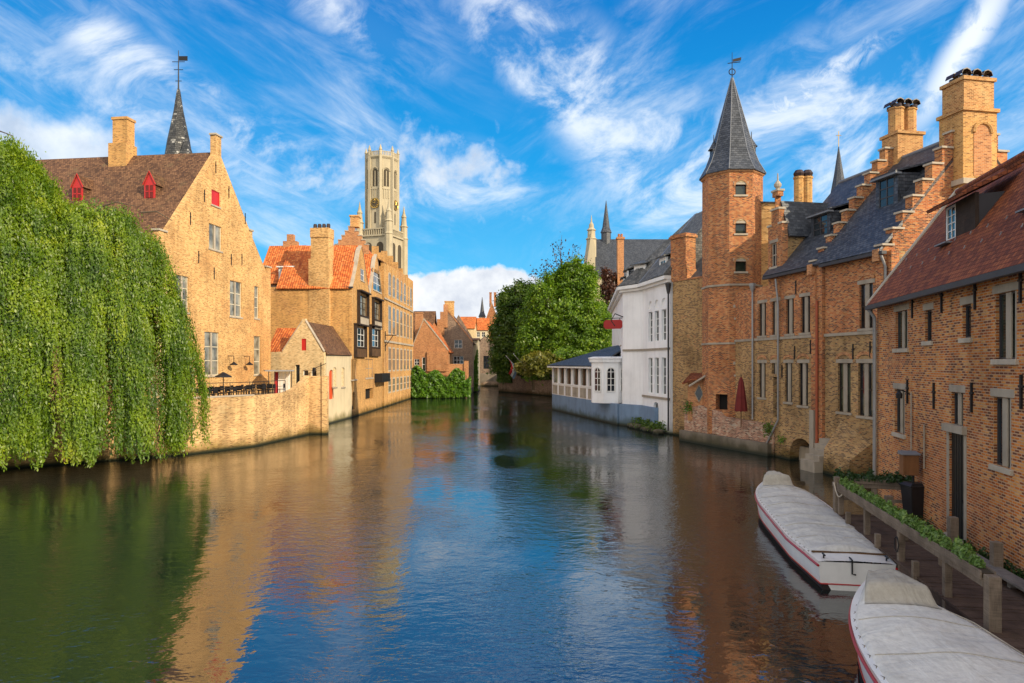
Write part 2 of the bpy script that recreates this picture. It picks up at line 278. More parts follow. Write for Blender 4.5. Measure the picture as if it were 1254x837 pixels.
class MB:
    def __init__(s): s.v = []; s.f = []
    def face(s, pts):
        k = len(s.v); s.v += [tuple(p) for p in pts]; s.f.append(tuple(range(k, k+len(pts))))
    def hexa(s, b, t):                          # bottom and top loops of the same length
        n = len(b); k = len(s.v); s.v += [tuple(p) for p in b]+[tuple(p) for p in t]
        s.f.append(tuple(range(k+n-1, k-1, -1))); s.f.append(tuple(range(k+n, k+2*n)))
        for i in range(n): j = (i+1) % n; s.f.append((k+i, k+j, k+n+j, k+n+i))
    def box(s, F, u0, u1, z0, z1, n0, n1):
        q = [(u0, n0), (u1, n0), (u1, n1), (u0, n1)]
        s.hexa([F.p(u, z0, n) for u, n in q], [F.p(u, z1, n) for u, n in q])
    def wbox(s, x0, x1, y0, y1, z0, z1):
        q = [(x0, y0), (x1, y0), (x1, y1), (x0, y1)]
        s.hexa([Vector((x, y, z0)) for x, y in q], [Vector((x, y, z1)) for x, y in q])
    def slab(s, pts, t):                        # thickened polygon
        n = (Vector(pts[1])-Vector(pts[0])).cross(Vector(pts[2])-Vector(pts[0])).normalized()
        if n.z < 0: n = -n
        s.hexa([Vector(p) for p in pts], [Vector(p)+n*t for p in pts])
    def poly(s, F, outline, n, holes=()):
        polys = [[Vector((u, z, 0)) for u, z in outline]]+[[Vector((u, z, 0)) for u, z in h] for h in holes]
        flat = [p for q in polys for p in q]
        k = len(s.v); s.v += [tuple(F.p(p.x, p.y, n)) for p in flat]
        if len(polys) == 1 and len(outline) == 4: s.f.append((k, k+1, k+2, k+3)); return
        for tri in tessellate_polygon(polys): s.f.append(tuple(k+i for i in tri))
    def rim(s, F, outline, n0, n1):
        m = len(outline)
        for i in range(m):
            a, b = outline[i], outline[(i+1) % m]
            s.face([F.p(*a, n0), F.p(*b, n0), F.p(*b, n1), F.p(*a, n1)])
    def plate(s, F, outline, n0, n1, holes=()):
        s.poly(F, outline, n1, holes); s.poly(F, outline, n0, holes); s.rim(F, outline, n0, n1)
        for h in holes: s.rim(F, h, n0, n1)
    def ring(s, c, R, z, n, ph=0.0, sx=1.0, sy=1.0):
        return [Vector((c[0]+R*sx*math.sin(ph+2*PI*i/n), c[1]-R*sy*math.cos(ph+2*PI*i/n), z)) for i in range(n)]
    def lathe(s, c, prof, n=16, ph=0.0):        # prof: (radius, z); angle 0 faces the camera side (-Y)
        rings = [s.ring(c, max(r, 1e-4), z, n, ph) for r, z in prof]
        for a, b in zip(rings, rings[1:]):
            for i in range(n):
                j = (i+1) % n; s.face([a[i], a[j], b[j], b[i]])
        s.face(rings[0][::-1]); s.face(rings[-1])
    def tube(s, pts, r, n=8, r1=None):
        pts = [Vector(p) for p in pts]; rings = []
        for i, p in enumerate(pts):
            d = (pts[min(i+1, len(pts)-1)]-pts[max(i-1, 0)]).normalized()
            a = d.orthogonal().normalized() if i == 0 else (a-d*a.dot(d)).normalized()
            b = d.cross(a); rr = r if r1 is None else r+(r1-r)*i/(len(pts)-1)
            rings.append([p+(a*math.cos(2*PI*k/n)+b*math.sin(2*PI*k/n))*rr for k in range(n)])
        k0 = len(s.v)
        for rg in rings: s.v += [tuple(q) for q in rg]
        for i in range(len(pts)-1):
            for k in range(n):
                j = (k+1) % n; o = k0+i*n
                s.f.append((o+k, o+j, o+n+j, o+n+k))
        s.f.append(tuple(range(k0+n-1, k0-1, -1))); o = k0+(len(pts)-1)*n; s.f.append(tuple(range(o, o+n)))
    def build(s, name, mat, parent=None, smooth=False, loc=None, weld=False, bevel=0):
        V = np.array(s.v, float).reshape(-1, 3)
        if parent is not None: base = LOC[parent.name]
        elif loc is not None: base = Vector(loc)
        else: base = Vector(((V[:, 0].min()+V[:, 0].max())/2, (V[:, 1].min()+V[:, 1].max())/2, V[:, 2].min()))
        me = bpy.data.meshes.new(name); me.from_pydata((V-np.array(base)).tolist(), [], s.f); me.update()
        if weld or smooth or bevel:
            bm = bmesh.new(); bm.from_mesh(me); bmesh.ops.remove_doubles(bm, verts=bm.verts, dist=1e-4)
            bmesh.ops.recalc_face_normals(bm, faces=bm.faces); bm.to_mesh(me); bm.free(); me.update()
        autouv(me, base)
        if smooth:
            for p in me.polygons: p.use_smooth = True
        if smooth == 'auto': me.set_sharp_from_angle(angle=math.radians(40))
        me.materials.append(mat if not isinstance(mat, str) else M[mat])
        o = bpy.data.objects.new(name, me); COL.objects.link(o)
        if parent is not None: o.parent = parent
        else: o.location = base
        if bevel:
            md = o.modifiers.new('edge', 'BEVEL'); md.width = bevel; md.segments = 2; md.limit_method = 'ANGLE'
        LOC[o.name] = base.copy(); return o
def autouv(me, base):
    uvl = me.uv_layers.new(name='UVMap').data; Z = Vector((0, 0, 1))
    for p in me.polygons:
        n = p.normal
        if abs(n.z) > .995: t, b = Vector((1, 0, 0)), Vector((0, 1, 0))
        else:
            t = Z.cross(n).normalized(); b = n.cross(t)
            if b.z < 0: b = -b
        for li in p.loop_indices:
            q = me.vertices[me.loops[li].vertex_index].co+base; uvl[li].uv = (q.dot(t), q.dot(b))
def rect(u0, u1, z0, z1): return [(u0, z0), (u1, z0), (u1, z1), (u0, z1)]
def archpoly(u0, u1, z0, z1, rise, n=8):         # z1 = springing + rise at the crown
    c = (u0+u1)/2; w = (u1-u0)/2; zs = z1-rise
    top = [(c+w*math.cos(PI*i/n), zs+rise*math.sin(PI*i/n)) for i in range(n+1)]
    return [(u0, z0), (u1, z0)]+top[0:] if rise > 0 else rect(u0, u1, z0, z1)
class Facade:
    """The front wall of a thing with its openings; build() makes the wall mesh."""
    def __init__(s, root, F, outline, mat, thick=.4):
        s.root, s.F, s.out, s.mat, s.t = root, F, outline, mat, thick; s.holes = []; s.mb = MB()
    def window(s, px0, px1, py0, py1, **k):
        u0, u1 = s.F.u(px0), s.F.u(px1); pm = (px0+px1)/2
        return s.win(u0, u1, s.F.uz(pm, py1)[1], s.F.uz(pm, py0)[1], **k)
    def win(s, u0, u1, z0, z1, cols=2, rows=2, rev=.16, frame='white_frame', pane='glass', sill='stone', lintel=None, mull=None, arch=0.0, fw=.055,
            transom=None, name='window', label=None, brickarch=None, mullw=.22, bar=.03):
        if pane == 'glass' and name == 'window': pane = random.choice(('glass', 'glass', 'glass', 'glass_green'))
        F = s.F; hole = archpoly(u0, u1, z0, z1, arch) if arch else rect(u0, u1, z0, z1); s.holes.append(hole); s.rev = rev
        R = MB(); R.rim(F, hole, 0, -rev-.02); s.mb.v, s.mb.f, R = (s._join(R))
        zt = z1-arch
        m = MB(); d0, d1 = -rev, -rev+.05
        m.box(F, u0, u0+fw, z0, zt, d0, d1); m.box(F, u1-fw, u1, z0, zt, d0, d1)
        m.box(F, u0+fw, u1-fw, z0, z0+fw, d0, d1)
        if arch:
            a = archpoly(u0, u1, z0, z1, arch)[2:]; b = archpoly(u0+fw, u1-fw, z0, z1-fw, max(arch-fw, .02))[2:]
            for i in range(len(a)-1): m.hexa([F.p(*a[i], d0), F.p(*a[i+1], d0), F.p(*b[i+1], d0), F.p(*b[i], d0)], [F.p(*a[i], d1), F.p(*a[i+1], d1), F.p(*b[i+1], d1), F.p(*b[i], d1)])
        else: m.box(F, u0+fw, u1-fw, z1-fw, z1, d0, d1)
        w, h = u1-u0-2*fw, zt-z0-2*fw
        for i in range(1, cols):
            u = u0+fw+w*i/cols; m.box(F, u-bar, u+bar, z0+fw, (z1 if arch else zt)-fw, d0, d1-.01)
        zs = [z0+fw+h*i/rows for i in range(1, rows)]
        if transom: zs.append(z0+fw+h*transom)
        for z in zs: m.box(F, u0+fw, u1-fw, z-bar, z+bar, d0, d1-.014)
        o = m.build(name, frame, s.root)
        if label: o['label'] = label
        g = MB(); g.poly(F, hole, -rev+.015); g.build('pane', pane, o)
        if mull:
            q = MB(); um = (u0+u1)/2; q.box(F, um-mullw/2, um+mullw/2, z0+.002, z1-.002, -rev+.03, -.05); q.build('mullion', mull, o, bevel=.015)
        if sill:
            q = MB(); q.box(F, u0-.1, u1+.1, z0-.13, z0-.003, -rev+.05, .07); q.build('sill', sill, o, bevel=.012)
        if lintel:
            q = MB(); q.box(F, u0-.14, u1+.14, z1+.003, z1+.2, -rev+.05, .014); q.build('lintel', lintel, o, bevel=.012)
        if brickarch:
            q = MB(); c = (u0+u1)/2; ww = (u1-u0)/2+.14; rise = ww*.55; zb = z1+(.22 if lintel else .02); n = 9
            ou = [(c+ww*math.cos(PI*i/n), zb+rise*math.sin(PI*i/n)) for i in range(n+1)]
            iu = [(c+(ww-.17)*math.cos(PI*i/n), zb+max(rise-.16, .05)*math.sin(PI*i/n)) for i in range(n+1)]
            for i in range(n): q.hexa([F.p(*ou[i], .003), F.p(*ou[i+1], .003), F.p(*iu[i+1], .003), F.p(*iu[i], .003)], [F.p(*ou[i], .035), F.p(*ou[i+1], .035), F.p(*iu[i+1], .035), F.p(*iu[i], .035)])
            q.build('brick_arch', brickarch, o)
        return o
    def _join(s, R):
        k = len(s.mb.v); s.mb.v += R.v; s.mb.f += [tuple(i+k for i in f) for f in R.f]; return s.mb.v, s.mb.f, None
    def opening(s, hole, depth, mat='black', name='doorway', label=None):
        s.holes.append(hole); R = MB(); R.rim(s.F, hole, 0, -depth-.02); s._join(R)
        g = MB(); g.poly(s.F, hole, -depth); o = g.build(name, mat, s.root)
        if label: o['label'] = label
        return o
    def build(s, name='wall', label=None, body=None):
        s.mb.poly(s.F, s.out, 0, s.holes); s.mb.rim(s.F, s.out, 0, -s.t)
        if not body: s.mb.poly(s.F, s.out, -s.t, s.holes) if not s.holes else None
        o = s.mb.build(name, s.mat, s.root)
        if label: o['label'] = label
        return o
def shell(mb, F, u0, u1, d, z0, ze, zr=None, axis='n', n0=-.02):
    """side and back walls of a house behind its facade; axis 'n': ridge runs inwards, 'u': ridge runs along the facade"""
    for u in (u0, u1):
        if axis == 'u' and zr: mb.face([F.p(u, z0, n0), F.p(u, z0, -d), F.p(u, ze, -d), F.p(u, zr, (n0-d)/2), F.p(u, ze, n0)])
        else: mb.face([F.p(u, z0, n0), F.p(u, z0, -d), F.p(u, ze, -d), F.p(u, ze, n0)])
    if axis == 'n' and zr: mb.face([F.p(u0, z0, -d), F.p(u1, z0, -d), F.p(u1, ze, -d), F.p((u0+u1)/2, zr, -d), F.p(u0, ze, -d)])
    else: mb.face([F.p(u0, z0, -d), F.p(u1, z0, -d), F.p(u1, ze, -d), F.p(u0, ze, -d)])
def roof_n(F, u0, u1, n0, n1, ze, zr, t=.12, oh=.25, uc=None):      # ridge inwards (gable to the front)
    mb = MB(); c = (u0+u1)/2 if uc is None else uc; sl = (zr-ze)/(c-u0)
    for a, sg in ((u0-oh, 1), (u1+oh, -1)):
        k = abs(c-a); s2 = (zr-ze)/abs(c-(u0 if sg > 0 else u1)); za = zr-k*s2
        mb.slab([F.p(a, za, n0), F.p(c, zr, n0), F.p(c, zr, n1), F.p(a, za, n1)], t)
    return mb
def roof_u(F, u0, u1, d, ze, zr, t=.12, oh=.3, nr=None, back=True):            # ridge along the facade
    mb = MB(); c = -d/2 if nr is None else nr; sl = (zr-ze)/abs(c)
    mb.slab([F.p(u0, ze-oh*sl, oh), F.p(u1, ze-oh*sl, oh), F.p(u1, zr, c), F.p(u0, zr, c)], t)
    if back: mb.slab([F.p(u0, ze, -d), F.p(u1, ze, -d), F.p(u1, zr, c), F.p(u0, zr, c)], t)
    return mb
def step_outline(u0, u1, zb, zs, za, n, topw=.8):
    """stepped gable: outline and the list of step tops (ua, ub, z)"""
    c = (u0+u1)/2; sw = (c-topw/2-u0)/n; sh = (za-zs)/n; L = []; tops = []
    for i in range(n):
        z = zs+sh*i; a = u0+sw*i; L += [(a, z), (a+sw, z)]; tops.append((a, a+sw, z))
    tops.append((c-topw/2, c+topw/2, za)); Rr = [(2*c-u, z) for u, z in L[::-1]]
    tops += [(2*c-b, 2*c-a, z) for a, b, z in tops[:n]]
    return [(u0, zb)]+L+[(c-topw/2, za), (c+topw/2, za)]+Rr+[(u1, zb)], tops
def pipe(root, pts, r=.055, mat='zinc', name='drainpipe', label=None):
    m = MB(); m.tube(pts, r, 8); o = m.build(name, mat, root, smooth='auto')
    if label: o['label'] = label
    return o
def anchors(root, F, pts, h=.7, name='wall_anchor'):     # iron tie plates
    for px, py in pts:
        u, z = F.uz(px, py); m = MB(); m.box(F, u-.03, u+.03, z-h/2, z+h/2, .004, .05); m.box(F, u-.09, u+.09, z+h*.12, z+h*.12+.05, .006, .046)
        m.build(name, 'iron', root)
# ---------------------------------------------------------------- foliage
def quads(name, C, A, B, mat, parent=None, rnd=None, loc=None):
    """leaf faces: centres C, half axes A and B"""
    n = len(C); V = np.empty((n, 4, 3)); V[:, 0] = C-A; V[:, 1] = C-B*.8+A*.1; V[:, 2] = C+A; V[:, 3] = C+B*.8+A*.1
    base = np.array(LOC[parent.name]) if parent is not None else np.array(loc if loc is not None else (0, 0, 0))
    me = bpy.data.meshes.new(name); me.vertices.add(4*n); me.vertices.foreach_set('co', (V-base).reshape(-1).astype(np.float32))
    me.loops.add(4*n); me.loops.foreach_set('vertex_index', np.arange(4*n, dtype=np.int32))
    me.polygons.add(n); me.polygons.foreach_set('loop_start', np.arange(0, 4*n, 4, dtype=np.int32)); me.update(calc_edges=True)
    r = RNG.random(n) if rnd is None else rnd
    uv = me.uv_layers.new(name='UVMap'); uv.data.foreach_set('uv', np.repeat(np.stack([r, r], 1), 4, 0).reshape(-1).astype(np.float32))
    me.materials.append(M[mat]); o = bpy.data.objects.new(name, me); COL.objects.link(o)
    if parent is not None: o.parent = parent
    else: o.location = base
    LOC[o.name] = Vector(base); return o
def unit(n):
    v = RNG.normal(size=(n, 3)); return v/np.linalg.norm(v, axis=1, keepdims=True)
def leaf_axes(nrm, size):
    n = len(nrm); r = unit(n); a = np.cross(nrm, r); a /= np.linalg.norm(a, axis=1, keepdims=True)+1e-9; b = np.cross(nrm, a)
    s = size*(.65+.7*RNG.random((n, 1))); return a*s, b*s*.62
def crown_points(lobes, clumps, per, spread, depth=.35):
    """leaf centres gathered in clumps over the lobes' shells"""
    P, N = [], []
    w = np.array([l[1][0]*l[1][2]+l[1][1]*l[1][2] for l in lobes]); w = w/w.sum()
    for (c, r), k in zip(lobes, (w*clumps).astype(int)):
        d = unit(k); rr = 1-depth*RNG.random((k, 1))**1.8
        rr *= 1+.16*np.sin(d[:, :1]*7+c[0])*np.cos(d[:, 2:3]*6+c[1])+.06*RNG.normal(size=(k, 1))
        cc = np.array(c)+d*rr*np.array(r)
        off = RNG.normal(size=(k, per, 3))*spread*np.array((1, 1, .75))
        P.append((cc[:, None]+off).reshape(-1, 3)); N.append(np.repeat(d, per, 0))
    return np.concatenate(P), np.concatenate(N)
def trunk_mesh(paths, parent, name='trunk', mat='bark'):
    m = MB()
    for pts, r0, r1 in paths: m.tube(pts, r0, 8, r1)
    return m.build(name, mat, parent, smooth=True)
def tree(name, label, base, lobes, clumps, per, spread, size, mat, trunk_r=.35, group=None, accents=None, up=.5, depth=.35):
    t = thing(name, label, 'tree', base, group)
    tb = Vector(base); paths = []
    top = max(lobes, key=lambda l: l[0][2]); tc = Vector(top[0])
    mid = tb.lerp(tc, .45)+Vector((.3, .2, 0)); paths.append(([tb, tb.lerp(mid, .5)+Vector((.15, 0, 0)), mid, tc], trunk_r, trunk_r*.25))
    for c, r in lobes:
        st = tb.lerp(mid, random.uniform(.55, 1)); e = Vector(c)
        paths.append(([st, st.lerp(e, .5)+Vector((0, 0, .5)), e], trunk_r*.45, .06))
        for k in range(3):
            d = unit(1)[0]; d[2] = abs(d[2]); paths.append(([e-Vector((0, 0, r[2]*.3)), e+Vector(d*np.array(r)*.5), e+Vector(d*np.array(r)*.95)], trunk_r*.2, .03))
    trunk_mesh(paths, t)
    P, N = crown_points(lobes, clumps, per, spread, depth)
    nr = N*.6+unit(len(P))*.8+np.array((0, 0, up)); nr /= np.linalg.norm(nr, axis=1, keepdims=True)
    A, B = leaf_axes(nr, size); quads('crown', P, A, B, mat, t)
    if accents:
        for lob, k, mt in accents:
            P, N = crown_points(lob, k, per, spread, depth); nr = N*.6+unit(len(P))*.8+np.array((0, 0, up)); nr /= np.linalg.norm(nr, axis=1, keepdims=True)
            A, B = leaf_axes(nr, size); o = quads('leafy_branches', P, A, B, mt, t)
    return t
# ================================================================ SETTING
w = MB(); w.face([(-1500, -300, 0), (1500, -300, 0), (1500, 3000, 0), (-1500, 3000, 0)]); structure(w.build('canal_water', 'water', loc=(0, 0, 0)))
def ground(name, pts, z, mat, depth=3.5):
    m = MB(); F0 = [(x, y) for x, y in pts]
    tri = tessellate_polygon([[Vector((x, y, 0)) for x, y in F0]])
    k = len(m.v); m.v += [(x, y, z) for x, y in F0]; m.f += [tuple(k+i for i in t) for t in tri]
    for i in range(len(F0)):
        a, b = F0[i], F0[(i+1) % len(F0)]; m.face([(a[0], a[1], z), (b[0], b[1], z), (b[0], b[1], z-depth), (a[0], a[1], z-depth)])
    return structure(m.build(name, mat, loc=(0, 0, 0)))
LW = [(-52, 18), (-26.5, 36), (-19.5, 41.7), (-17.0, 45.8), (-15.7, 53.7), (-14.3, 53.7)]          # foot of the terrace wall
ground('terrace_ground', [(-300, -150), (-60, 12)]+[(x-.35, y+.35) for x, y in LW]+[(-14.75, 55), (-16.9, 61.5), (-22, 66), (-300, 66)], 2.95, 'paving')
ground('left_bank_ground', [(-300, 66.05), (-22, 66.05), (-17.2, 66.05), (-16.8, 108.5), (-7.2, 111), (-7.5, 190), (0, 260), (0, 900), (-900, 900), (-900, 66.05)], 1.1, 'earth')
ground('right_bank_ground', [(13.3, 25), (9.9, 8), (6, -20), (300, -20), (700, 900), (10, 900), (2, 260), (-1.5, 190), (-2.6, 133.4), (7.2, 114.5), (6.9, 84), (10.2, 63), (13, 53), (13, 49.5), (16.1, 41), (17, 36), (17.6, 32.5)], .78, 'paving')
ground('garden_ground', [(-2.6, 133.5), (7.2, 114.6), (10, 98), (34, 98), (60, 170), (-1.5, 190)], 3.3, 'earth')
# ================================================================ LEFT BANK
# ---- terrace wall
tw = thing('terrace_wall', 'long sunlit yellow brick quay wall rising in a curve beside the orange door', 'wall', (-17, 45.8, 0))
m = MB()
for i in range(len(LW)-2):
    F = Frame(LW[i], LW[i+1]); L = F.w
    if i < 3: m.plate(F, rect(0, L+.03, -.6, 3.35), -.4, 0)
    else:
        out = [(0, -.6), (L+.03, -.6), (L+.03, 4.55)]+[(L*(1-k/10), 3.36+1.2*max(0, 1-(k/10)*1.9)**2) for k in range(1, 11)]
        m.plate(F, out, -.4, 0)
F = Frame(LW[4], LW[5]); m.plate(F, rect(.0, F.w, -.6, 4.5), -.4, -.003)
F = Frame(LW[5], (-16.6, 62.2)); m.plate(F, [(0, -.6), (F.w, -.6), (F.w, 3.9), (.6, 4.1), (0, 4.5)], -.4, 0)
m.build('brickwork', 'brick_wall', tw)
c = MB()
for i in range(3):
    F = Frame(LW[i], LW[i+1]); c.box(F, .02, F.w-.02, 3.353, 3.44, -.45, .05)
c.build('coping', 'stone', tw)
# rail on the wall
rl = thing('terrace_railing', 'thin dark metal railing along the top of the yellow quay wall', 'railing', (-19.5, 41.7, 3.4))
m = MB()
for i in (1, 2, 3):
    F = Frame(LW[i], LW[i+1]); L = F.w if i < 3 else 4.6
    for k in range(int(L/1.5)+1): m.tube([F.p(.1+k*1.5, 3.40, -.2), F.p(.1+k*1.5, 4.25, -.2)], .022, 6)
    m.tube([F.p(.1, 4.25, -.2), F.p(L-.02, 4.25, -.2)], .022, 6); m.tube([F.p(.1, 3.85, -.2), F.p(L-.02, 3.85, -.2)], .014, 6)
m.build('rail', 'iron', rl)
# ---- big gabled house
FB = Frame((-23.4, 46), (-21.35, 61.4)); W = FB.w; uc = W/2-.6
big = thing('gabled_house', 'tall sandy brick house with a plain gable and brown roof behind the weeping tree', 'house', (-22.5, 53, 2.9))
ZA = 22.3; out = [(0, 2.2), (W, 2.2), (W, 13.9), (W-.75, 13.9), (W-.75, 13.4)]
zl = lambda u: ZA-.5-(abs(u-uc))*((ZA-.5-13.3)/(uc if u < uc else W-.75-uc))
out += [(W-3.2, zl(W-3.2)), (W-3.2, zl(W-3.2)+.5), (W-3.75, zl(W-3.2)+.5), (W-3.75, zl(W-3.75)), (uc+.38, zl(uc+.38)), (uc+.38, ZA+.55), (uc-.38, ZA+.55), (uc-.38, zl(uc-.38)), (.75, zl(.75)), (.75, 14.3), (0, 14.3)]
fb = Facade(big, FB, out, 'brick_sand', .45)
kw = dict(pane='glass_pale', frame='cream_frame', rev=.14)
fb.window(259, 269, 234, 252, cols=1, rows=1, frame='redpaint', pane='redpaint', rev=.08, label='small red shuttered opening high in the gable')
fb.window(256, 271.5, 276, 306, cols=2, rows=1, mull='stone', **kw)
fb.window(281.5, 296, 345, 388, rows=3, mull='stone', mullw=.18, **kw); fb.window(311.5, 317, 351, 390, cols=1, rows=3, **kw)
fb.window(250.5, 268.5, 407, 460, rows=3, mull='stone', mullw=.2, **kw); fb.window(311, 319, 412, 459, cols=1, rows=3, **kw)
fb.window(216, 231, 338, 382, rows=3, mull='stone', mullw=.18, **kw); fb.window(210, 226, 402, 458, rows=3, mull='stone', mullw=.2, **kw)
shell(fb.mb, FB, 0.02, W-.02, 15.5, 2.2, 13.3, ZA-.9, 'n', -.45); fb.build()
roof_n(FB, .35, W-.35, -.4, -15.8, 13.25, ZA-.75, oh=.3, uc=uc).build('roof', 'tile_brown', big)
for a, b, z in ((W-.85, W+.1, 13.9), (uc-.48, uc+.48, ZA+.55), (-.1, .85, 14.3), (W-3.85, W-3.1, zl(W-3.2)+.5)): m = MB(); m.box(FB, a, b, z+.003, z+.13, -.5, .08); m.build('coping', 'stone', big)
anchors(big, FB, [(264, 205), (250, 240), (280, 235), (233, 268), (300, 268), (243, 315), (283, 318), (262, 335), (296, 318)], .9)
# belts and buttress at the near corner
m = MB(); m.box(FB, -.25, .55, 2.2, 12.2, .004, .22); m.build('corner_pier', 'brick_pale', big)
# ridge chimney
def ridge_pt(n, z): return FB.p(uc, z, -n)
ch = MB()
for n0, n1, u0, u1, z0, z1 in ((-8.5, -7.0, uc-.95, uc+.3, 19.8, 22.4), (-8.4, -7.2, uc-.6, uc+.3, 22.4, 24.3), (-8.47, -7.13, uc-.67, uc+.37, 24.3, 24.5)): ch.box(FB, u0, u1, z0, z1, n0, n1)
ch.build('chimney', 'brick_ochre', big)
# red dormers on the brown slope
FS = FB.perp_in(0, 15.5)     # south slope seen side on
sl = (ZA-.75-13.25)/(uc-.35)
for px in (97, 186):
    for k in range(60):      # find depth where the slope point shows at this column and row 243
        n = 1+k*.22; u = .35+3.3; q = FB.p(u, 0, -n)
        if CX+FP*q.x/q.y < px: break
    z = 13.25+sl*3.3; DF = Frame((FB.p(u, 0, -n-.6).x, FB.p(u, 0, -n-.6).y), (FB.p(u, 0, -n+.6).x, FB.p(u, 0, -n+.6).y))
    d = MB(); d.plate(DF, [(.2, z-.1), (1.0, z-.1), (1.0, z+1.2), (.6, z+1.95), (.2, z+1.2)], -1.6, .0)
    o = d.build('dormer', 'tile_brown', big)
    d = MB(); d.plate(DF, [(.18, z-.1), (1.02, z-.1), (1.02, z+1.2), (.6, z+1.97), (.18, z+1.2)], .004, .06); d.build('dormer_front', 'redpaint', o)
    d = MB(); d.box(DF, .32, .88, z+.15, z+1.05, .064, .09); d.build('shutter', 'fabric_red', o); d = MB(); d.box(DF, .57, .63, z+.15, z+1.05, .092, .11); d.box(DF, .32, .88, z+.57, z+.63, .092, .11); d.build('shutter_bar', 'redpaint', o)
    roof_n(DF, .2, 1.0, .1, -1.9, z+1.2, z+1.97, .06, .08).build('dormer_roof', 'tile_brown', o)
    d = MB(); d.tube([DF.p(.1, z+1.08, .12), DF.p(.6, z+2.06, .12), DF.p(1.1, z+1.08, .12)], .035, 5); d.build('barge_board', 'redpaint', o)
# ---- stair tower with slate spire behind the ridge
st = thing('slate_spire_tower', 'slender patched slate spire with weather vane rising behind the brown ridge', 'tower', (-29.5, 61, 1))
sc_ = (-29.55, 61.5)
m = MB(); m.lathe(sc_, [(1.5, 1), (1.5, 21.5)], 8, .2); m.build('shaft', 'brick_sand', st)
m = MB(); m.lathe(sc_, [(1.72, 21.3), (1.35, 22.6), (.95, 25.2), (.42, 27.8), (.16, 29.6), (.1, 29.8)], 8, .2); m.build('spire', 'slate_spire', st)
m = MB(); m.tube([(sc_[0], sc_[1], 29.6), (sc_[0], sc_[1], 33.2)], .07, 6, .03)
for z, l in ((30.5, .28), (31.5, .4), (32.2, .55)): m.tube([(sc_[0]-l, sc_[1], z), (sc_[0]+l, sc_[1], z)], .03, 6)
m.hexa([(sc_[0]+.05, sc_[1]-.02, 32.3), (sc_[0]+.8, sc_[1]-.02, 32.3), (sc_[0]+.8, sc_[1]-.02, 32.7), (sc_[0]+.05, sc_[1]-.02, 32.7)], [(sc_[0]+.05, sc_[1]+.02, 32.3), (sc_[0]+.8, sc_[1]+.02, 32.3), (sc_[0]+.8, sc_[1]+.02, 32.7), (sc_[0]+.05, sc_[1]+.02, 32.7)])
m.build('weather_vane', 'iron', st)
m = MB(); m.box(Frame((sc_[0]+.75, sc_[1]-1.2), (sc_[0]+1.45, sc_[1]-1.2)), 0, .7, 22.2, 23.6, -.8, .0); o = m.build('dormer', 'redpaint', st)
m = MB(); m.lathe((sc_[0]+1.1, sc_[1]-.8), [(.62, 23.6), (.05, 25.3)], 4, PI/4); m.build('dormer_roof', 'slate_spire', o)
# ---- annex with small gable
FA = Frame(tuple(at(327.5, 445, 62.6).xy), tuple(at(397, 445, 61.6).xy))
ann = thing('small_gabled_annex', 'low pale brick annex with a small gable, red shutter and brown tiled roof', 'house', (-18, 62, 2.9))
def up(F, pts): return [F.uz(*p) for p in pts]
g = up(FA, [(345.5, 431), (370, 394), (370, 390.5), (374, 390.5), (374, 394), (395, 431)])
out = [(0, .5), (FA.w, .5), (FA.w, g[5][1]), g[5]]+[g[4], g[3], g[2], g[1], g[0], (0, g[0][1])]
out = [(0, .5), (FA.w, .5), (FA.w, g[5][1]-.05), (g[5][0], g[5][1]-.04), g[4], g[3], g[2], g[1], g[0], (0, g[0][1]-.03)]
fa = Facade(ann, FA, out, 'brick_pale', .3)
fa.window(369.3, 375, 415, 429.5, cols=1, rows=1, frame='redpaint', pane='redpaint', rev=.07, sill=None, label='small red shutter in the gable')
fa.window(371, 377.5, 453.5, 467, cols=1, rows=1, frame='white_frame'); fa.window(381, 387.5, 453.5, 463, cols=1, rows=1, frame='white_frame')
fa.opening(rect(FA.u(361.5), FA.u(367), 2.95, FA.uz(364, 447)[1]), .2, 'glass', 'door')
fa.mb.face([FA.p(0, .5, -.3), FA.p(0, .5, -8), FA.p(0, 6.4, -8), FA.p(0, 6.4, -.3)]); fa.build()
FA2 = Frame((-16.63, 62.2), (-16.2, 70.2)); zt = 6.25
f2 = Facade(ann, FA2, rect(0, FA2.w, -.5, zt), 'cream_plaster', .3)
f2.opening(archpoly(FA2.u(403), FA2.u(408.5), 2.2, 4.9, .35), .12, 'redorange', 'door', 'orange red round headed door')
for a, b in ((406.5, 411), (417, 421)):
    f2.win(FA2.u(a)+.3, FA2.u(b)+.3, FA2.uz(b, 478)[1]+.3, FA2.uz(b, 450)[1], cols=1, rows=1, frame='stone', pane='brick_pale', arch=.25, rev=.1, sill='stone_grey')
f2.build('canal_wall')
m = MB()
A0, A1 = FA.p(g[5][0]+.25, g[5][1]-.25), FA.p(g[3][0]-.1, g[1][1]-.1, -.28); B = Vector((.35, 7.9, 0))
ap = FA.p((g[2][0]+g[3][0])/2, g[1][1]-.05, -.25); er = FA.p(g[5][0]+.3, g[5][1]-.28, -.25); el = FA.p(g[0][0], g[0][1]-.05, -.25)
m.slab([er, ap, ap+B, er+B], .1); m.slab([el, ap, ap+B, el+B], .1); m.build('roof', 'tile_brown', ann)
m = MB(); q0 = FA.p(-.1, g[0][1]-.05, -.2); q1 = FA.p(g[0][0]+.2, g[0][1]-.05, -.2); dz = Vector((0, 2.6, 2.25))
m.slab([q0, q1, q1+dz+Vector((1.3, 0, 0)), q0+dz], .1); m.build('lean_to_roof', 'tile_orange', ann)
m = MB()
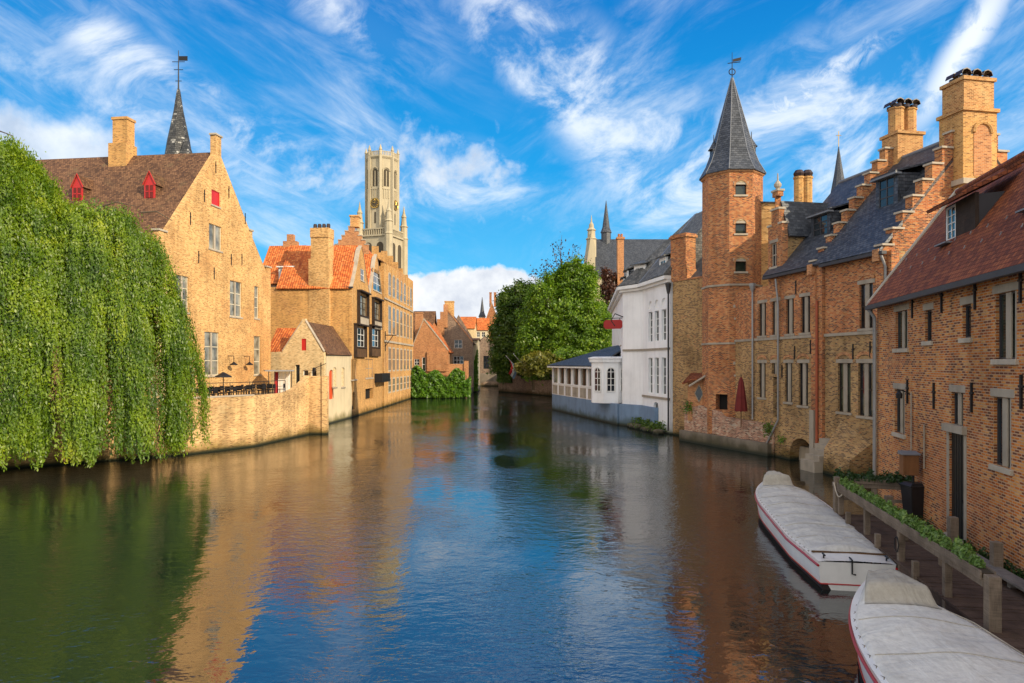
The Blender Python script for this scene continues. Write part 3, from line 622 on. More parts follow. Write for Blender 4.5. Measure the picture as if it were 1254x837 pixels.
for (a, b) in ((g[0], g[1]), (g[4], (g[5][0]+.1, g[5][1]))):
    m.hexa([FA.p(a[0], a[1]+.01, -.33), FA.p(b[0], b[1]+.01, -.33), FA.p(b[0], b[1]+.01, .04), FA.p(a[0], a[1]+.01, .04)], [FA.p(a[0], a[1]+.12, -.33), FA.p(b[0], b[1]+.12, -.33), FA.p(b[0], b[1]+.12, .04), FA.p(a[0], a[1]+.12, .04)])
m.build('coping', 'stone', ann)
# wall lamp on a bracket
wlm = thing('bracket_lamp', 'black lantern on a bracket at the corner of the small annex', 'lamp', tuple(at(393, 462, 61.3)))
m = MB(); q = at(393, 462, 61.25); m.tube([q, q+Vector((0, 0, 1.25))], .05, 6); m.tube([q+Vector((-.6, 0, .75)), q+Vector((.45, 0, 1.2))], .03, 6); m.lathe((q.x-.6, q.y), [(.06, q.z+.85), (.17, q.z+.75), (.12, q.z+.45), (.04, q.z+.4)], 6); m.build('lantern', 'iron', wlm)
# ---- terrace furniture
cn = thing('glass_awning', 'flat topped glazed terrace shelter with a striped grey side beside the small annex', 'shelter', tuple(at(345, 478, 58)))
P0 = at(329, 455, 57.5); P1 = at(357, 455, 58.2); FW = Frame((P0.x, P0.y), (P1.x, P1.y))
m = MB(); m.box(FW, -.3, FW.w+.2, 4.82, 4.92, -2.0, .3); m.build('roof', 'zinc', cn)
for u in (0, FW.w*.27, FW.w): m = MB(); m.box(FW, u-.03, u+.03, 2.95, 4.82, -.03, .03); m.build('post', 'iron', cn)
m = MB(); k = 9
for i in range(k): u = FW.w*.45+FW.w*.55*i/k; m.box(FW, u, u+FW.w*.55/k*.6, 2.96, 4.8, -.9, -.84)
m.build('striped_side', 'white_frame', cn)
m = MB(); m.box(FW, FW.w*.28, FW.w*.48, 2.96, 4.75, -1.1, -1.05); m.build('red_door', 'redpaint', cn)
def chair_mesh():
    m = MB()
    for x in (-.2, .2):
        m.tube([(x, -.2, 0), (x, -.2, .45)], .022, 5); m.tube([(x, .2, 0), (x, .22, .9)], .022, 5)
    m.wbox(-.23, .23, -.23, .23, .43, .47); m.wbox(-.22, .22, .2, .235, .55, .9); return m
def table_mesh():
    m = MB(); m.wbox(-.4, .4, -.4, .4, .72, .76); m.tube([(0, 0, 0), (0, 0, .72)], .035, 6); m.wbox(-.25, .25, -.25, .25, 0, .03); return m
ch0 = chair_mesh().build('cafe_chair', 'iron', loc=(0, 0, 0)); tb0 = table_mesh().build('cafe_table', 'iron', loc=(0, 0, 0))
tag(ch0, 'dark metal cafe chair set out on the raised left terrace', 'chair', 'chairs on the raised cafe terrace'); tag(tb0, 'dark square cafe table on the raised left terrace', 'table', 'tables on the raised cafe terrace')
first = True; firstt = True
for i in range(8):
    px = 250+i*12.5; Y = 45.5+i*1.35; q = at(px, 445, Y)
    if i != 7:
        t_ = tb0 if firstt else tb0.copy(); t_.location = (q.x-.5, q.y+1.0, 2.95)
        if not firstt: COL.objects.link(t_)
        firstt = False
    for dx, dy, r in ((-1.1, .9, 1.5), (.1, 1.1, -1.5), (-.5, .3, 3.1)):
        c_ = ch0 if first else ch0.copy(); c_.location = (q.x+dx, q.y+dy, 2.95); c_.rotation_euler = (0, 0, r+random.uniform(-.4, .4))
        if not first: COL.objects.link(c_)
        first = False
for px, lb in ((279, 'left one of two black wall lamps on the tall sandy brick gable'), (298.5, 'right one of two black wall lamps on the tall sandy brick gable')):
    u, z = FB.uz(px, 447); lm = thing('wall_lamp', lb, 'lamp', tuple(FB.p(u, z)))
    m = MB(); m.tube([FB.p(u, z+.7, .02), FB.p(u, z+.7, .5), FB.p(u, z+.2, .5)], .03, 6); m.build('bracket', 'iron', lm)
    q = FB.p(u, z, .5); m = MB(); m.lathe((q.x, q.y), [(.05, z+.22), (.3, z+.02), (.3, z-.02), (.1, z-.03)], 10); m.build('lamp_shade', 'iron', lm)
q = at(273.5, 468, 46.5); ps = thing('terrace_parasol', 'small dark open parasol over the cafe tables', 'parasol', (q.x, q.y, 2.95))
m = MB(); m.tube([(q.x, q.y, 2.95), (q.x, q.y, 4.85)], .03, 6); m.build('pole', 'iron', ps)
m = MB(); m.lathe((q.x, q.y), [(.6, 4.55), (.56, 4.62), (.05, 4.9)], 8); m.build('canopy', 'iron', ps)
# ---- orange roofed house on the canal with two gables
FO = Frame((-16.2, 70.2), (-15.95, 86.4)); WO = FO.w
oh = thing('orange_roofed_house', 'ochre brick canal house with orange roofs, twin gables and timber bay windows', 'house', (-18, 74, 1.1))
uA0, uA1, uB0, uB1 = 0, FO.u(452.5), FO.u(452.5), FO.u(468.5)
def bell(u0, u1, zb, ze, za):                    # curved gable outline from eave to apex and down
    c = (u0+u1)/2; h = (u1-u0)/2; pts = []
    for i in range(9):
        k = i/8; pts.append((u1-h*k*(.9 if k < 1 else 1), ze+(za-ze)*(k**1.15)))
    pts[-1] = (c, za)
    return pts+[(2*c-u, z) for u, z in pts[-2::-1]]
EZ = 13.2
ga = bell(uA0, uA1, 0, EZ, 18.0); gb = bell(uB0+.03, uB1, 0, EZ, 18.3)
out = [(0, -.5), (WO, -.5), (WO, EZ)]+[p for p in gb if p[0] < WO-.01]+[(uB0, EZ-.3)]+ga[0:]
out = [(0, -.5), (uB1, -.5)]+gb+[(uB0+.015, EZ-.3)]+ga
fo = Facade(oh, FO, out, 'brick_ochre', .35)
bw = dict(frame='darkwood', pane='glass_pale', rev=.1, rows=3, sill=None)
for i, (a, b, y0, y1) in enumerate([(437.5, 448.5, 362, 387), (455.5, 464.5, 370, 392), (433.5, 445.5, 402, 425), (452, 462.5, 403, 425)]):
    u0, u1 = FO.u(a), FO.u(b); z1 = FO.uz((a+b)/2, y0)[1]; z0 = FO.uz((a+b)/2, y1)[1]
    fo.win(u0, u1, z0, z1, cols=3, **bw) if i < 2 else fo.win(u0, u1, z0, z1, cols=3, frame='white_frame', pane='glass', rev=.02, rows=3, sill=None)
    m = MB(); m.box(FO, u0-.12, u0-.01, z0-1.1, z1+.25, .003, .35); m.box(FO, u1+.01, u1+.12, z0-1.1, z1+.25, .003, .35); m.box(FO, u0-.2, u1+.2, z1+.25, z1+.4, .003, .55); m.box(FO, u0-.01, u1+.01, z0-.16, z0-.01, .003, .38)
    bo = m.build('bay_frame', 'darkwood', oh)
    m = MB(); m.box(FO, u0, u1, z0-1.08, z0-.17, .003, .3); m.build('bay_panel', 'brownwood' if i > 1 else 'stone', bo)
fo.window(457, 467, 331, 357, cols=2, rows=3, frame='white_frame', rev=.08, sill='stone'); fo.window(441.5, 446, 330, 344, cols=1, rows=2, rev=.08)
for a, b, y0, y1 in ((430, 437, 440, 465), (447.5, 457, 440, 463)): fo.window(a, b, y0, y1, cols=2, rows=2, frame='stone_grey', pane='brick_ochre', rev=.12, sill='stone')
fo.opening(rect(FO.u(447.5), FO.u(457), *[FO.uz(452, y)[1] for y in (489, 476)]), .4, 'black', 'opening', 'dark square opening near the water')
fo.opening(archpoly(FO.u(431), FO.u(435), FO.uz(433, 502)[1], FO.uz(433, 480)[1], .4), .2, 'darkwood', 'door')
fo.mb.face([FO.p(0, .8, -.3), FO.p(0, .8, -13), FO.p(0, EZ, -13), FO.p(0, EZ, -.3)]); fo.mb.face([FO.p(uB1, .8, -.3), FO.p(uB1, .8, -13), FO.p(uB1, EZ, -13), FO.p(uB1, EZ, -.3)])
fo.build()
roof_n(FO, uA0, uA1, -.3, -7.6, EZ, 18.0, oh=.2).build('roof', 'tile_orange', oh)
roof_n(FO, uB0, uB1, -.3, -9, EZ, 18.3, oh=.15).build('roof', 'tile_orange', oh)
m = MB()
for gp in (ga, gb):
    for a, b in zip(gp, gp[1:]): m.hexa([FO.p(a[0], a[1], -.4), FO.p(b[0], b[1], -.4), FO.p(b[0], b[1], .07), FO.p(a[0], a[1], .07)], [FO.p(a[0], a[1]+.09, -.4), FO.p(b[0], b[1]+.09, -.4), FO.p(b[0], b[1]+.09, .05), FO.p(a[0], a[1]+.09, .05)])
m.build('gable_trim', 'stone', oh)
# camera-facing side wall with chimney breast
FO2 = Frame((at(361, 445, 71).x, 71.0), (-16.25, 70.25))
m = MB(); m.plate(FO2, rect(0, FO2.w, 1.2, EZ+.05), -.3, 0); m.build('side_wall', 'brick_sand', oh)
m = MB()
for a, b, y0, y1, n in ((380.5, 406, 318, 475, .55), (383, 404.5, 292, 318, .5), (382.5, 405, 280.5, 292, .58)):
    m.box(FO2, FO2.u(a), FO2.u(b), FO2.uz(390, y1)[1], FO2.uz(390, y0)[1]-.002, -.4 if y0 > 300 else -.9, n)
chm = m.build('chimney', 'brick_sand', oh)
for i in range(4):
    q = FO2.p(FO2.u(385.5+5.4*i), 0, -.1); z = FO2.uz(390, 280.5)[1]; m = MB(); m.lathe((q.x, q.y), [(.2, z), (.2, z+.35), (.16, z+.5)], 8); m.build('chimney_pot', 'pot', chm, smooth='auto')
m = MB(); m.box(FO2, FO2.u(406), FO2.w+.2, EZ-.12, EZ+.02, .03, .3); m.build('gutter', 'gutter', oh)
for px, y0, y1 in ((412, 352, 408), (361, 352, 395)): pipe(oh, [FO2.p(FO2.u(px), FO2.uz(px, y)[1], .1) for y in (y0, y1)], .05, 'gutter')
# gable with trimmed verge left of the big chimney
m = MB(); e0 = FO2.p(-.1, EZ+.02, .1); e1 = FO2.p(FO2.u(384), EZ+.02, .1); r0 = FO2.p(FO2.u(367)+.1, 18.0, -4.1); r1 = FO2.p(FO2.u(384)+.3, 18.0, -4.1)
m.slab([e0, e1, r1, r0], .12); m.build('roof', 'tile_orange', oh)
m = MB(); m.tube([e0+Vector((0, 0, .15)), r0+Vector((0, 0, .18))], .14, 6); m.build('verge', 'stone', oh)
m = MB(); m.box(FO2, FO2.u(368), FO2.u(373), 16.5, FO2.uz(371, 289)[1]+.6, -5.2, -4.3); m.build('chimney', 'brick_ochre', oh)
# ---- pink house behind the annex
pk = thing('pink_walled_house', 'pinkish house with orange roof and white dormer between tall gable and big chimney', 'house', (-22.5, 72.6, 1.1))
FPk = Frame((at(318, 445, 72.6).x, 72.6), (at(361.5, 445, 72.2).x, 72.2)); zE = FPk.uz(340, 345.5)[1]; zR = FPk.uz(340, 309)[1]+1.1
fp = Facade(pk, FPk, rect(0, FPk.w, 1, zE), 'pink', .3); fp.window(322, 326, 366, 392, cols=1, rows=2, frame='darkwood'); fp.window(344, 354, 352, 374, cols=2, rows=2, frame='cream_frame'); fp.build()
roof_u(FPk, -.3, FPk.w, 6, zE, zR, oh=.2).build('roof', 'tile_orange', pk)
DF = FPk.sub(FPk.u(341), FPk.u(360), -.05); zd = zE+.05
fd = Facade(pk, DF, rect(0, DF.w, zd, zd+1.45), 'white_frame', .2); fd.win(.25, DF.w-.2, zd+.2, zd+1.25, cols=2, rows=2, frame='white_frame', pane='glass_pale', rev=.06, sill=None); o = fd.build('dormer')
m = MB(); m.box(DF, -.15, DF.w+.1, zd+1.453, zd+1.58, -1.6, .2); m.box(DF, .02, DF.w-.02, zd, zd+1.45, -1.5, -.2); m.build('dormer_roof', 'white_frame', pk)
m = MB(); q = at(356, 300, 75.5); m.wbox(q.x-.75, q.x+.75, 75.2, 76, 14, q.z+.35); m.wbox(q.x-.35, q.x+.35, 75.25, 75.95, q.z+.35, q.z+1.1); m.build('chimney', 'brick_orange', pk)
# ---- stepped gable house behind
sg = thing('stepped_gable_house', 'brick house whose stepped gable and chimney peek above the orange roofs', 'house', (-19, 84, 1.1))
FSg = Frame((at(410, 445, 84).x, 84.0), (at(451, 445, 84).x, 84.0)); zt = FSg.uz(433, 278)[1]
o_, tops = step_outline(0, FSg.w, 1, FSg.uz(433, 300)[1], zt, 4, .8)
fs = Facade(sg, FSg, o_, 'brick_orange', .4); shell(fs.mb, FSg, .02, FSg.w-.02, 3.5, 1, zt-5, zt-.8, 'n', -.4); fs.build()
roof_n(FSg, 0, FSg.w, -.35, -3.8, zt-3.2, zt-.8).build('roof', 'tile_orange', sg)
for a, b, z in tops: m = MB(); m.box(FSg, a-.05, b+.05, z+.003, z+.12, -.45, .06); m.build('coping', 'stone', sg)
m = MB(); u = FSg.u(434); m.box(FSg, u-.5, u+.5, zt, zt+1.2, -1.0, .1); m.box(FSg, u-.6, u+.6, zt+1.2, zt+1.4, -1.1, .2); m.build('chimney', 'brick_sand', sg)
# ---- tall brick building with bays
FT = Frame((-15.95, 86.45), (-15.7, 110)); WT = FT.w
tb = thing('tall_bay_building', 'tall ochre brick building with close rows of mullioned windows between pilasters on the canal', 'building', (-20, 98, 1.1))
ZT = 18.6
ft = Facade(tb, FT, [(0, -.5), (WT, -.5), (WT, ZT-.1), (WT*.5, ZT-.1), (0, ZT-.6)], 'brick_ochre', .4)
nb = 7
for i in range(nb+1):
    m = MB(); u = WT*(.1+.88*i/nb); m.box(FT, u-.22, u+.22, -.4, ZT-.5, .003, .06); m.build('pilaster', 'brick_sand', tb)
for i in range(nb):
    ua = WT*(.1+.88*i/nb)+.5; ub = WT*(.1+.88*(i+1)/nb)-.5
    for z0, z1 in ((14.2, 17.3), (9.2, 13.0), (4.4, 7.6), (1.6, 3.6)):
        ft.win(ua, ub, z0, z1, cols=2, rows=2, frame='stone', pane='glass', rev=.035, sill=None, arch=.5 if z0 > 14 else 0, fw=.2, bar=.07)
shell(ft.mb, FT, .02, WT-.02, 10, 0, ZT-1, None, 'u', -.4); ft.build()
for z0, z1 in ((8.15, 8.4), (13.5, 13.7)): m = MB(); m.box(FT, -.05, WT+.1, z0, z1, .066, .14); m.build('string_course', 'stone', tb)
roof_u(FT, .2, WT*.5, 10, ZT-.6, ZT+2.2, oh=-.2).build('roof', 'tile_brown', tb)
for k, (u, zz) in enumerate(((WT*.5, 22.0), (WT*.78, 22.4), (WT-.45, 22.4))):
    m = MB(); o_, tp = step_outline(0, 7.2, 15, 18.4, zz, 4, .9); Fq = FT.perp_in(u, 7.6); m.plate(Fq, [(a-.1, b) for a, b in o_], -.4, 0); m.build('stepped_parapet', 'brick_ochre', tb)
roof_u(FT, WT*.5+.45, WT-.5, 7, ZT-.6, ZT+2.2, oh=-.2).build('roof', 'tile_brown', tb)
# crane bracket and pipes
m = MB(); u, z = FT.uz(474, 430); u = .4; m.tube([FT.p(u, 9.5, .1), FT.p(u, 7.0, .1)], .06, 6); m.tube([FT.p(u, 9.0, .1), FT.p(u, 9.0, 1.5)], .06, 6); m.tube([FT.p(u, 7.6, .1), FT.p(u, 9.0, 1.1)], .05, 6); m.build('iron_bracket', 'iron', tb)
m = MB(); m.box(FO, FO.u(458.5), FO.u(469), FO.uz(463, 468)[1], FO.uz(463, 457.5)[1], .004, .9); m.build('balcony_box', 'iron', oh)
# ---- belfry
bc = at(468, 445, 230); bx, by = bc.x, 230.0
bf = thing('belfry_tower', 'tall cream stone belfry with octagonal lantern, clock faces and pinnacled parapet above the roofs', 'tower', (bx, by, 1))
R = 5.1; ph = math.radians(4.5)
def zz(py): return EYE+(HY-py)/FP*230
m = MB(); m.lathe((bx, by), [(R, 30), (R, zz(196))], 8, ph); m.build('octagon', 'cream', bf)
m = MB(); m.lathe((bx, by), [(R+.1, zz(199)), (R+.5, zz(197)), (R+.5, zz(195.4)), (R+.15, zz(195.4))], 8, ph); m.build('cornice', 'cream', bf)
rg = MB()
def octf(i): return Frame(*[(bx+R*math.sin(ph+(i+k)*PI/4), by-R*math.cos(ph+(i+k)*PI/4)) for k in (0, 1)])
for i in range(8):
    Fo = octf(i); w_ = Fo.w
    m = MB(); m.box(Fo, -.42, .42, 38, zz(190), -.3, .45); m.build('pilaster', 'cream', bf)
    m = MB()
    for k in range(7):
        u = .35+k*(w_-.7)/6; m.box(Fo, u-.16, u+.16, zz(195.4), zz(190.8), .2, .42)
    m.box(Fo, .1, w_-.1, zz(191.2), zz(190.4), .18, .46); m.build('parapet', 'cream', bf)
    v = Fo.p(0, 0, .1); m = MB(); m.lathe((v.x, v.y), [(.5, zz(195)), (.45, zz(189.5)), (.62, zz(189)), (.05, zz(182.5))], 6); m.build('pinnacle', 'cream', bf)
    if i in (7, 0, 1, 6):
        a = archpoly(w_*.27, w_*.73, zz(232.5), zz(211.5), w_*.23)
        m = MB(); m.plate(Fo, a, .004, .03); ow = m.build('belfry_window', 'shade_stone', bf)
        m = MB(); b_ = archpoly(w_*.2, w_*.8, zz(233), zz(209.8), w_*.3)
        for s_ in range(2, len(b_)-1): m.tube([Fo.p(*b_[s_], .1), Fo.p(*b_[s_+1], .1)], .22, 6)
        m.tube([Fo.p(w_*.2, zz(233), .1), Fo.p(*b_[2 if b_[2][0] < w_/2 else -1], .1)], .2, 6); m.box(Fo, w_*.47, w_*.53, zz(232.5), zz(214), .03, .12); m.build('moulding', 'cream', ow)
        m = MB()
        for u in (.3, .5, .7): m.box(Fo, w_*u-.14, w_*u+.14, zz(247), zz(236), .004, .18)
        m.box(Fo, w_*.2, w_*.8, zz(236), zz(234.6), .004, .22); m.build('tracery', 'cream', bf)
        m = MB(); m.plate(Fo, archpoly(w_*.42, w_*.58, zz(277), zz(263), .5), .004, .03); m.build('slit_window', 'shade_stone', bf)
    if i in (7, 1, 5):
        q = Fo.p(w_/2, zz(253), .25); m = MB(); n_ = 24
        ci = [(w_/2+1.55*math.cos(2*PI*k/n_), zz(253)+1.55*math.sin(2*PI*k/n_)) for k in range(n_)]
        m.plate(Fo, ci, .2, .3); ck = m.build('clock_face', 'shade_stone', bf)
        m = MB()
        for k in range(n_): m.tube([Fo.p(*ci[k], .32), Fo.p(*ci[(k+1) % n_], .32)], .13, 5)
        for k in range(12): a_ = PI*k/6; m.tube([Fo.p(w_/2+.95*math.cos(a_), zz(253)+.95*math.sin(a_), .33), Fo.p(w_/2+1.3*math.cos(a_), zz(253)+1.3*math.sin(a_), .33)], .08, 5)
        m.tube([Fo.p(w_/2, zz(253), .36), Fo.p(w_/2+.3, zz(253)+1.1, .36)], .07, 5); m.tube([Fo.p(w_/2, zz(253), .36), Fo.p(w_/2-.7, zz(253)+.3, .36)], .07, 5); m.build('dial', 'gold', ck)
# square stage below
S = 5.3; rot = ph+math.radians(22.5)-PI/4
def sqv(i, r): return (bx+r*math.sqrt(2)*math.sin(rot+PI/4+i*PI/2), by-r*math.sqrt(2)*math.cos(rot+PI/4+i*PI/2))
for i in range(4):
    Fq = Frame(sqv(i-1, S), sqv(i, S)); w_ = Fq.w; z1 = zz(293)
    m = MB(); m.plate(Fq, rect(0, w_, 1, z1), -.5, 0); m.build('lower_wall', 'cream', bf)
    m = MB(); m.box(Fq, 0, w_, z1, z1+.5, -.6, .5); m.box(Fq, 0, w_, z1+2.2, z1+2.6, -.2, .4)
    for k in range(13): u = .4+k*(w_-.8)/12; m.box(Fq, u-.16, u+.16, z1+.5, z1+2.2, -.1, .3)
    m.build('balustrade', 'cream', bf)
    for u in (w_*.3, w_*.7):
        m = MB(); m.plate(Fq, archpoly(u-1.2, u+1.2, 24, zz(300), 1.1), .004, .04); m.build('blind_arch', 'shade_stone', bf)
    v = sqv(i, S); m = MB(); m.lathe(v, [(1.3, 1), (1.3, zz(292)), (1.5, zz(291)), (1.2, zz(289)), (1.15, zz(277)), (1.45, zz(276)), (1.0, zz(274)), (.75, zz(265)), (.95, zz(264)), (.5, zz(260)), (.06, zz(250))], 8, .3); m.build('corner_turret', 'cream', bf)
# ================================================================ FAR END OF THE CANAL
def far_house(name, label, Y, px0, px1, base, eave, ridge, axis, wall, roof, depth=8, dy=0, wins=(), cat='house', coping=None, group=None, oh=.25, uc=None):
    A = at(px0, HY, Y); B = at(px1, HY, Y+dy); F = Frame((A.x, A.y), (B.x, B.y)); w_ = F.w
    t_ = thing(name, label, cat, ((A.x+B.x)/2, Y, base), group); pm = (px0+px1)/2
    z = lambda py: F.uz(pm, py)[1]
    ze, zr = z(eave), z(ridge)
    out = [(0, base-2), (w_, base-2), (w_, ze), (w_/2 if uc is None else w_*uc, zr), (0, ze)] if axis == 'n' else rect(0, w_, base-2, ze)
    fc = Facade(t_, F, out, wall, .3)
    for q in wins:
        k = dict(q[4]) if len(q) > 4 else {}
        k.setdefault('rev', .1); fc.window(*q[:4], **k)
    shell(fc.mb, F, .02, w_-.02, depth, base-2, ze, zr-.05, axis, -.3); fc.build()
    (roof_n(F, 0, w_, .05 if not coping else -.3, -depth-.2, ze, zr, oh=oh, uc=None if uc is None else w_*uc) if axis == 'n' else roof_u(F, -.2, w_+.2, depth, ze, zr, oh=oh)).build('roof', roof, t_)
    if coping and axis == 'n':
        m = MB(); c = w_/2 if uc is None else w_*uc
        for a, b in (((0, ze), (c, zr)), ((c, zr), (w_, ze))): m.hexa([F.p(a[0], a[1]+.005, -.35), F.p(b[0], b[1]+.005, -.35), F.p(b[0], b[1]+.005, .07), F.p(a[0], a[1]+.005, .07)], [F.p(a[0], a[1]+.3, -.35), F.p(b[0], b[1]+.3, -.35), F.p(b[0], b[1]+.3, .07), F.p(a[0], a[1]+.3, .07)])
        m.build('coping', coping, t_)
    return t_, F, fc
def chim(t_, Y, px0, px1, py0, py1, mat, d=.8, cap=True, pots=0, potmat='pot'):
    a, b = at(px0, py1, Y), at(px1, py0, Y); m = MB(); m.wbox(a.x, b.x, Y, Y+d, a.z, b.z)
    if cap: m.wbox(a.x-.08, b.x+.08, Y-.08, Y+d+.08, b.z+.002, b.z+.18)
    o = m.build('chimney', mat, t_)
    for i in range(pots):
        x = a.x+(b.x-a.x)*(i+.5)/pots; m = MB(); m.lathe((x, Y+d/2), [(.16, b.z+.18), (.14, b.z+.7), (.18, b.z+.75)], 8); m.build('chimney_pot', potmat, o)
    return o
wk = dict(frame='white_frame', cols=2, rows=2, sill=None)
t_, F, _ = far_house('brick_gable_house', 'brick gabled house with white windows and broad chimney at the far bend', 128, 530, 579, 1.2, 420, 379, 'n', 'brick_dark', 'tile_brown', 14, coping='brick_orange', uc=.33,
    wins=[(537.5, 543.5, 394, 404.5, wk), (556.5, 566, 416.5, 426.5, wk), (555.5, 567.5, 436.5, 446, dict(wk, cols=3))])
chim(t_, 128.6, 544.5, 555.5, 370, 388, 'brick_sand', 1.4)
for k in range(4): a, b = at(531+4*k, 415-9*k, 127.7-.02*k), at(536+4*k, 400-9*k, 127.7-.02*k); m = MB(); m.wbox(a.x, b.x, a.y, 128.3, a.z-2, b.z); m.build('parapet_step', 'brick_orange', t_)
t_, F, _ = far_house('brown_roofed_house', 'house with a steep brown roof just past the tall canal building', 124, 500, 529, 1.2, 420, 379.5, 'u', 'brick_orange', 'tile_brown', 9)
chim(t_, 123, 508.5, 517.5, 384, 422, 'brick_orange', 1)
t_, F, _ = far_house('orange_wall_house', 'low orange walled house with a lean gable above the ivy', 116, 503, 549, 1.2, 430, 392, 'n', 'brick_orange', 'tile_orange', 7, uc=.35, coping='stone',
    wins=[(507.5, 513.5, 440, 447.5, wk), (517, 521, 438, 455, dict(wk, cols=1)), ])
m = MB(); a, b = at(523, 455, 115.7), at(547, 430.5, 115.7); m.wbox(a.x, b.x, 115.7, 115.95, a.z, b.z); m.build('rendered_panel', 'brick_orange', t_)
gw = thing('garden_wall', 'orange rendered garden wall standing above the ivy at the water bend', 'wall', (-9, 112.4, 1.1))
m = MB(); a, b = at(547, 478, 112.5), at(571, 446, 112.5); m.wbox(a.x, b.x, 112.5, 112.9, 0, b.z); a2 = at(570, 452, 112.5); m.wbox(b.x-.35, b.x+.35, 112.3, 113.1, -.5, b.z+.5); m.build('brickwork', 'brick_orange', gw)
t_, F, _ = far_house('ivy_side_house', 'narrow yellow lit house side with creeper beside the dark far lane', 132, 576.5, 585, 1.2, 417, 414, 'u', 'cream_plaster', 'tile_brown', 9)
t_, F, _ = far_house('far_cream_house', 'small cream house with orange roof far along the lane', 186, 579, 598, 1.2, 404, 389, 'u', 'cream_plaster', 'tile_orange', 8, wins=[(584, 587.5, 407, 413, wk), (590, 594, 407, 413, wk)])
t_, F, _ = far_house('far_orange_roof_house', 'house with a bright orange hipped roof between the brick gable and the small spire', 150, 563, 581, 1.2, 402, 387, 'u', 'brick_pale', 'tile_orange', 9)
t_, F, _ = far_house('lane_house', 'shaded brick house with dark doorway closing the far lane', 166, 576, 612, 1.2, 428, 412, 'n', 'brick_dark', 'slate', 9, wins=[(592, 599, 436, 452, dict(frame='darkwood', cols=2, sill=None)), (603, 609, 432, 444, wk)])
t_, F, _ = far_house('red_gable_house', 'far red brick house with a steep gable and twin chimneys beside the green trees', 190, 595, 609.5, 1.2, 392, 371, 'n', 'brick_red', 'tile_orange', 9, coping='stone')
chim(t_, 191, 599.3, 602, 359, 376, 'brick_red', .8); chim(t_, 191, 604.8, 607.6, 359, 376, 'brick_red', .8)
sp = thing('small_grey_spire', 'tiny grey church spire over the far lane left of the red gable', 'church', tuple(at(590.5, 440, 200).xy)+(1,)); q = at(590.5, 391, 200)
m = MB(); m.lathe((q.x, q.y), [(1.0, 1), (1.0, at(0, 388, 200).z)], 6); m.build('turret', 'cream_plaster', sp)
m = MB(); m.lathe((q.x, q.y), [(1.25, at(0, 388.5, 200).z), (.7, at(0, 383, 200).z), (.06, at(0, 364, 200).z)], 6); m.build('spire', 'slate', sp)
m = MB(); a, b = at(583, 399, 200), at(600, 392, 200); m.wbox(a.x, b.x, 200, 207, 1, a.z); m.hexa([Vector(p) for p in ((a.x, 200, a.z), (b.x, 200, a.z), (b.x, 207, a.z), (a.x, 207, a.z))], [Vector(p) for p in ((a.x+.3, 203, b.z), (b.x-.3, 203, b.z), (b.x-.3, 204, b.z), (a.x+.3, 204, b.z))]); m.build('nave', 'slate', sp)
br_ = thing('far_footbridge', 'dark low bridge crossing the narrow canal at the far lane', 'bridge', (-4.5, 150, 0))
m = MB(); Fb = Frame((-8.2, 150), (-1.0, 150)); m.plate(Fb, [(0, -.5), (.6, -.5)]+[(3.6-3.0*math.cos(PI*i/8), .2+1.4*math.sin(PI*i/8)) for i in range(9)]+[(6.6, -.5), (7.2, -.5), (7.2, 3.2), (0, 3.2)], -4, 0); m.build('arch', 'stone_dark', br_)
cv = thing('lane_creeper', 'green creeper climbing the narrow yellow house side by the far lane', 'plant', (-6.5, 131.9, 1))
n = 1500; u = RNG.random(n); z = RNG.random(n)**1.3; G0, G1 = at(577, 460, 131.8), at(585, 428, 131.8)
P = np.stack([G0.x+(G1.x-G0.x)*(.3+.7*u), 131.75-.25*RNG.random(n), .3+(G1.z-.3)*z*(.6+.4*u)], 1); A, B = leaf_axes(unit(n)+np.array((0, -.8, .3)), .2); quads('foliage', P, A, B, 'leaf_ivy', cv)
# ivy hedge
hv = thing('ivy_hedge', 'bright green ivy tumbling over the bank to the water at the bend', 'hedge', (-11.5, 109, 0))
n = 16000; u = RNG.random(n); z = RNG.random(n)**.85
hx = -15.6+u*9.0; top = 4.0+.5*np.sin(u*19)+.45*np.sin(u*7+1)-1.3*(u > .9); hz = .15+z*top
hy = 108.3+u*1.6-.32*np.sin(u*23+z*4)*np.sin(u*11+z*7+1)-.3*(1-z)+RNG.normal(size=n)*.3
P = np.stack([hx, hy, hz], 1); nr = unit(n)*.8+np.array((.1, -.7, .5)); nr /= np.linalg.norm(nr, axis=1, keepdims=True); A, B = leaf_axes(nr, .21); quads('foliage', P, A, B, 'leaf_ivy', hv)
m = MB()
for k in range(7): x = -15+k*1.3; m.tube([(x, 109.4+k*.2, .2), (x+.3, 108.9+k*.2, 2), (x-.1, 108.8+k*.2, 3.6)], .08, 5, .03)
m.build('stems', 'bark', hv)
